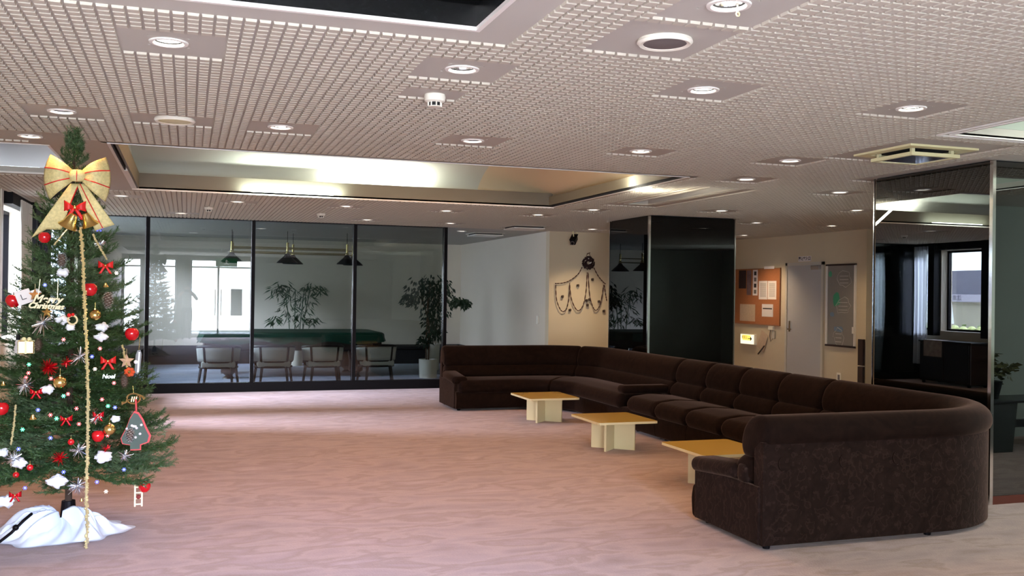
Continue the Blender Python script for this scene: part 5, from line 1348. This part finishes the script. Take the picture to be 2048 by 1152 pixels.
link('bow_tail', grid_mesh('bow_tail', bowgrid(tl, 18, 9), M['goldcloth'], True, .002), bow)
link('bow_tail', grid_mesh('bow_tail', bowgrid(tr_, 18, 9), M['goldcloth'], True, .002), bow)
MB().tube([Vector(tr_(u, -.2)) + Vector((0, -.003, 0)) for u in np.linspace(0, 1, 14)], .0032, 5).build('red_stripe', M['red_cloth'], bow)
MB().tube([Vector(tl(u, .95)) + Vector((0, -.003, 0)) for u in np.linspace(0, .6, 10)], .0032, 5).build('red_stripe', M['red_cloth'], bow)
m = MB().lathe([(.001, S * 11), (S * 8, S * 10), (S * 13, S * 5), (S * 14, 0), (S * 13, -S * 5), (S * 8, -S * 10), (.001, -S * 11)], 20); m.v = [(x, y * .6 - .05, z) for x, y, z in m.v]; m.build('bow_knot', M['goldcloth'], bow, True)
MB().tube([(0, -.05 - S * 8.6 * math.cos(t), S * 10.5 * math.sin(t)) for t in np.linspace(-1.4, 1.4, 9)], .0032, 5).build('red_stripe', M['red_cloth'], bow)
# garlands
def bead_garland(pts, r, lb, mt, seed=1):
    random.seed(seed); pts = [Vector(p_) for p_ in pts]; m = MB(); 
    L = sum((pts[i + 1] - pts[i]).length for i in range(len(pts) - 1)); nn = int(L / (r * .42)); acc = 0; i = 0
    for k in range(nn):
        t = k / nn * L; s_ = 0
        for i in range(len(pts) - 1):
            q = (pts[i + 1] - pts[i]).length
            if s_ + q >= t: break
            s_ += q
        p_ = pts[i].lerp(pts[i + 1], (t - s_) / q); a_ = random.uniform(0, 2 * PI)
        c = p_ + Vector((math.cos(a_), math.sin(a_), 0)) * r * .62; e = r * .42
        m.add([c + Vector((e, 0, 0)), c + Vector((-e, 0, 0)), c + Vector((0, e, 0)), c + Vector((0, -e, 0)), c + Vector((0, 0, e)), c + Vector((0, 0, -e))],
              [(0, 2, 4), (2, 1, 4), (1, 3, 4), (3, 0, 4), (2, 0, 5), (1, 2, 5), (3, 1, 5), (0, 3, 5)])
    m.tube(pts, r * .45, 5); o = m.build('bead_garland', mt); tag(o, lb, 'garland'); return o
g0 = TP(161, 455, .10)
bead_garland([g0, P(166, 520, 6.20), P(171, 640, 6.02), P(176, 780, 5.93), P(175, 900, 5.92), P(172, 1000, 5.97), Vector((-.53, 6.08, .15)), Vector((-.54, 6.13, .012))], .0145, 'pale gold beaded garland hanging straight down the front of the tree', M['goldlight'])
bead_garland([TP(185, 468, .08), TP(197, 490, .05), TP(214, 520, .05)], .010, 'short silver gold garland running to the upper right ribbon', M['goldlight'], 2)
bead_garland([TP(245, 690, .05), TP(250, 715, .05), TP(254, 735, .05)], .010, 'short gold garland at the right edge by the tan star', M['goldlight'], 3)
bead_garland([TP(31, 810, .03), TP(28, 850, .03), TP(22, 890, .03)], .009, 'short dull gold garland at the lower left of the tree', M['goldlight'], 4)
bead_garland([TP(137, 455, .05), TP(120, 475, .04), TP(108, 490, .04)], .008, 'short gold garland running left from the large bells', M['goldlight'], 5)

# ------------------------------------------------------------------ person with the camera, seen mirrored in the glass partition
pe = thing('person', 'person in a grey top and dark trousers holding up a phone, mirrored in the partition', 'person', (0, -.52, 0))
def skin_mesh(name, verts, edges, radii, mt, parent, root=0, sub=2):
    me = bpy.data.meshes.new(name); me.from_pydata(verts, edges, []); o = link(name, me)
    md = o.modifiers.new('Skin', 'SKIN'); sv = me.skin_vertices[0].data
    for i, r_ in enumerate(radii): sv[i].radius = (r_ if isinstance(r_, tuple) else (r_, r_))
    for i in range(len(verts)): sv[i].use_root = (i == root)
    md2 = o.modifiers.new('Sub', 'SUBSURF'); md2.levels = sub; md2.render_levels = sub
    bpy.context.view_layer.update()
    res = bpy.data.meshes.new_from_object(o.evaluated_get(bpy.context.evaluated_depsgraph_get()))
    bpy.data.objects.remove(o); res.materials.clear()
    for q in mt: res.materials.append(q)
    res.shade_smooth(); return link(name, res, parent)
V_ = [(0, 0, .95), (0, .0, 1.12), (0, 0, 1.30), (0, 0, 1.42), (0, .01, 1.50), (0, .03, 1.58), (0, .03, 1.67),
      (-.09, 0, .90), (-.10, .01, .50), (-.10, 0, .09), (-.10, .12, .03), (.09, 0, .90), (.10, .01, .50), (.10, 0, .09), (.10, .12, .03),
      (-.17, 0, 1.40), (-.30, .06, 1.22), (-.14, .33, 1.42), (-.11, .38, 1.46), (.17, 0, 1.40), (.30, .06, 1.22), (.14, .33, 1.42), (.11, .38, 1.46)]
E_ = [(0, 1), (1, 2), (2, 3), (3, 4), (4, 5), (5, 6), (0, 7), (7, 8), (8, 9), (9, 10), (0, 11), (11, 12), (12, 13), (13, 14), (3, 15), (15, 16), (16, 17), (17, 18), (3, 19), (19, 20), (20, 21), (21, 22)]
R_ = [(.15, .11), (.14, .10), (.17, .11), (.12, .09), .055, .085, .075, .09, .062, .042, .035, .09, .062, .042, .035, .065, .048, .032, .028, .065, .048, .032, .028]
body = skin_mesh('body', V_, E_, R_, [M['skin'], M['shirt'], M['trousers'], M['black']], pe)
for p_ in body.data.polygons:
    c = p_.center
    if c.z < .07: p_.material_index = 3
    elif c.z < .97: p_.material_index = 2
    elif c.z < 1.47 and c.y < .22: p_.material_index = 1
for sx in (-1, 1):
    for k in range(5):
        fz = 1.50 - .020 * k
        pts_ = [(sx * .11, .37, 1.47), (sx * (.108 - .004 * k), .40, fz), (sx * .088, .425, fz + .002), (sx * .066, .420, fz)] if k else [(sx * .11, .37, 1.45), (sx * .095, .385, 1.43), (sx * .080, .40, 1.44), (sx * .072, .405, 1.455)]
        MB().tube(pts_, [.010, .009, .008, .007], 8).build('finger' if k else 'thumb', M['skin'], pe, True)
MB().lathe([(.001, 1.775), (.06, 1.762), (.092, 1.72), (.098, 1.66), (.09, 1.60), (.05, 1.57), (.001, 1.57)], 18, (0, .012, 0)).build('hair', M['hair'], pe, True)
m = MB().sphere((-.032, .112, 1.655), .010, 8, 6).sphere((.032, .112, 1.655), .010, 8, 6); m.build('eyes', M['ink'], pe, True)
MB().obox((0, .118, 1.625), (.011, 0, 0), (0, .012, 0), (0, 0, .02)).build('nose', M['skin'], pe)
MB().obox((0, .108, 1.585), (.022, 0, 0), (0, .006, 0), (0, 0, .004)).build('mouth', mat('lips', srgb(140, 80, 76), .6), pe)
MB().sphere((-.085, .03, 1.645), .02, 8, 6).sphere((.085, .03, 1.645), .02, 8, 6).build('ears', M['skin'], pe, True)
pn = rbox(-.078, .078, -.118, -.110, 1.440, 1.520, .003).build('phone', M['black']); tag(pn, 'black phone held sideways by the mirrored person', 'phone')
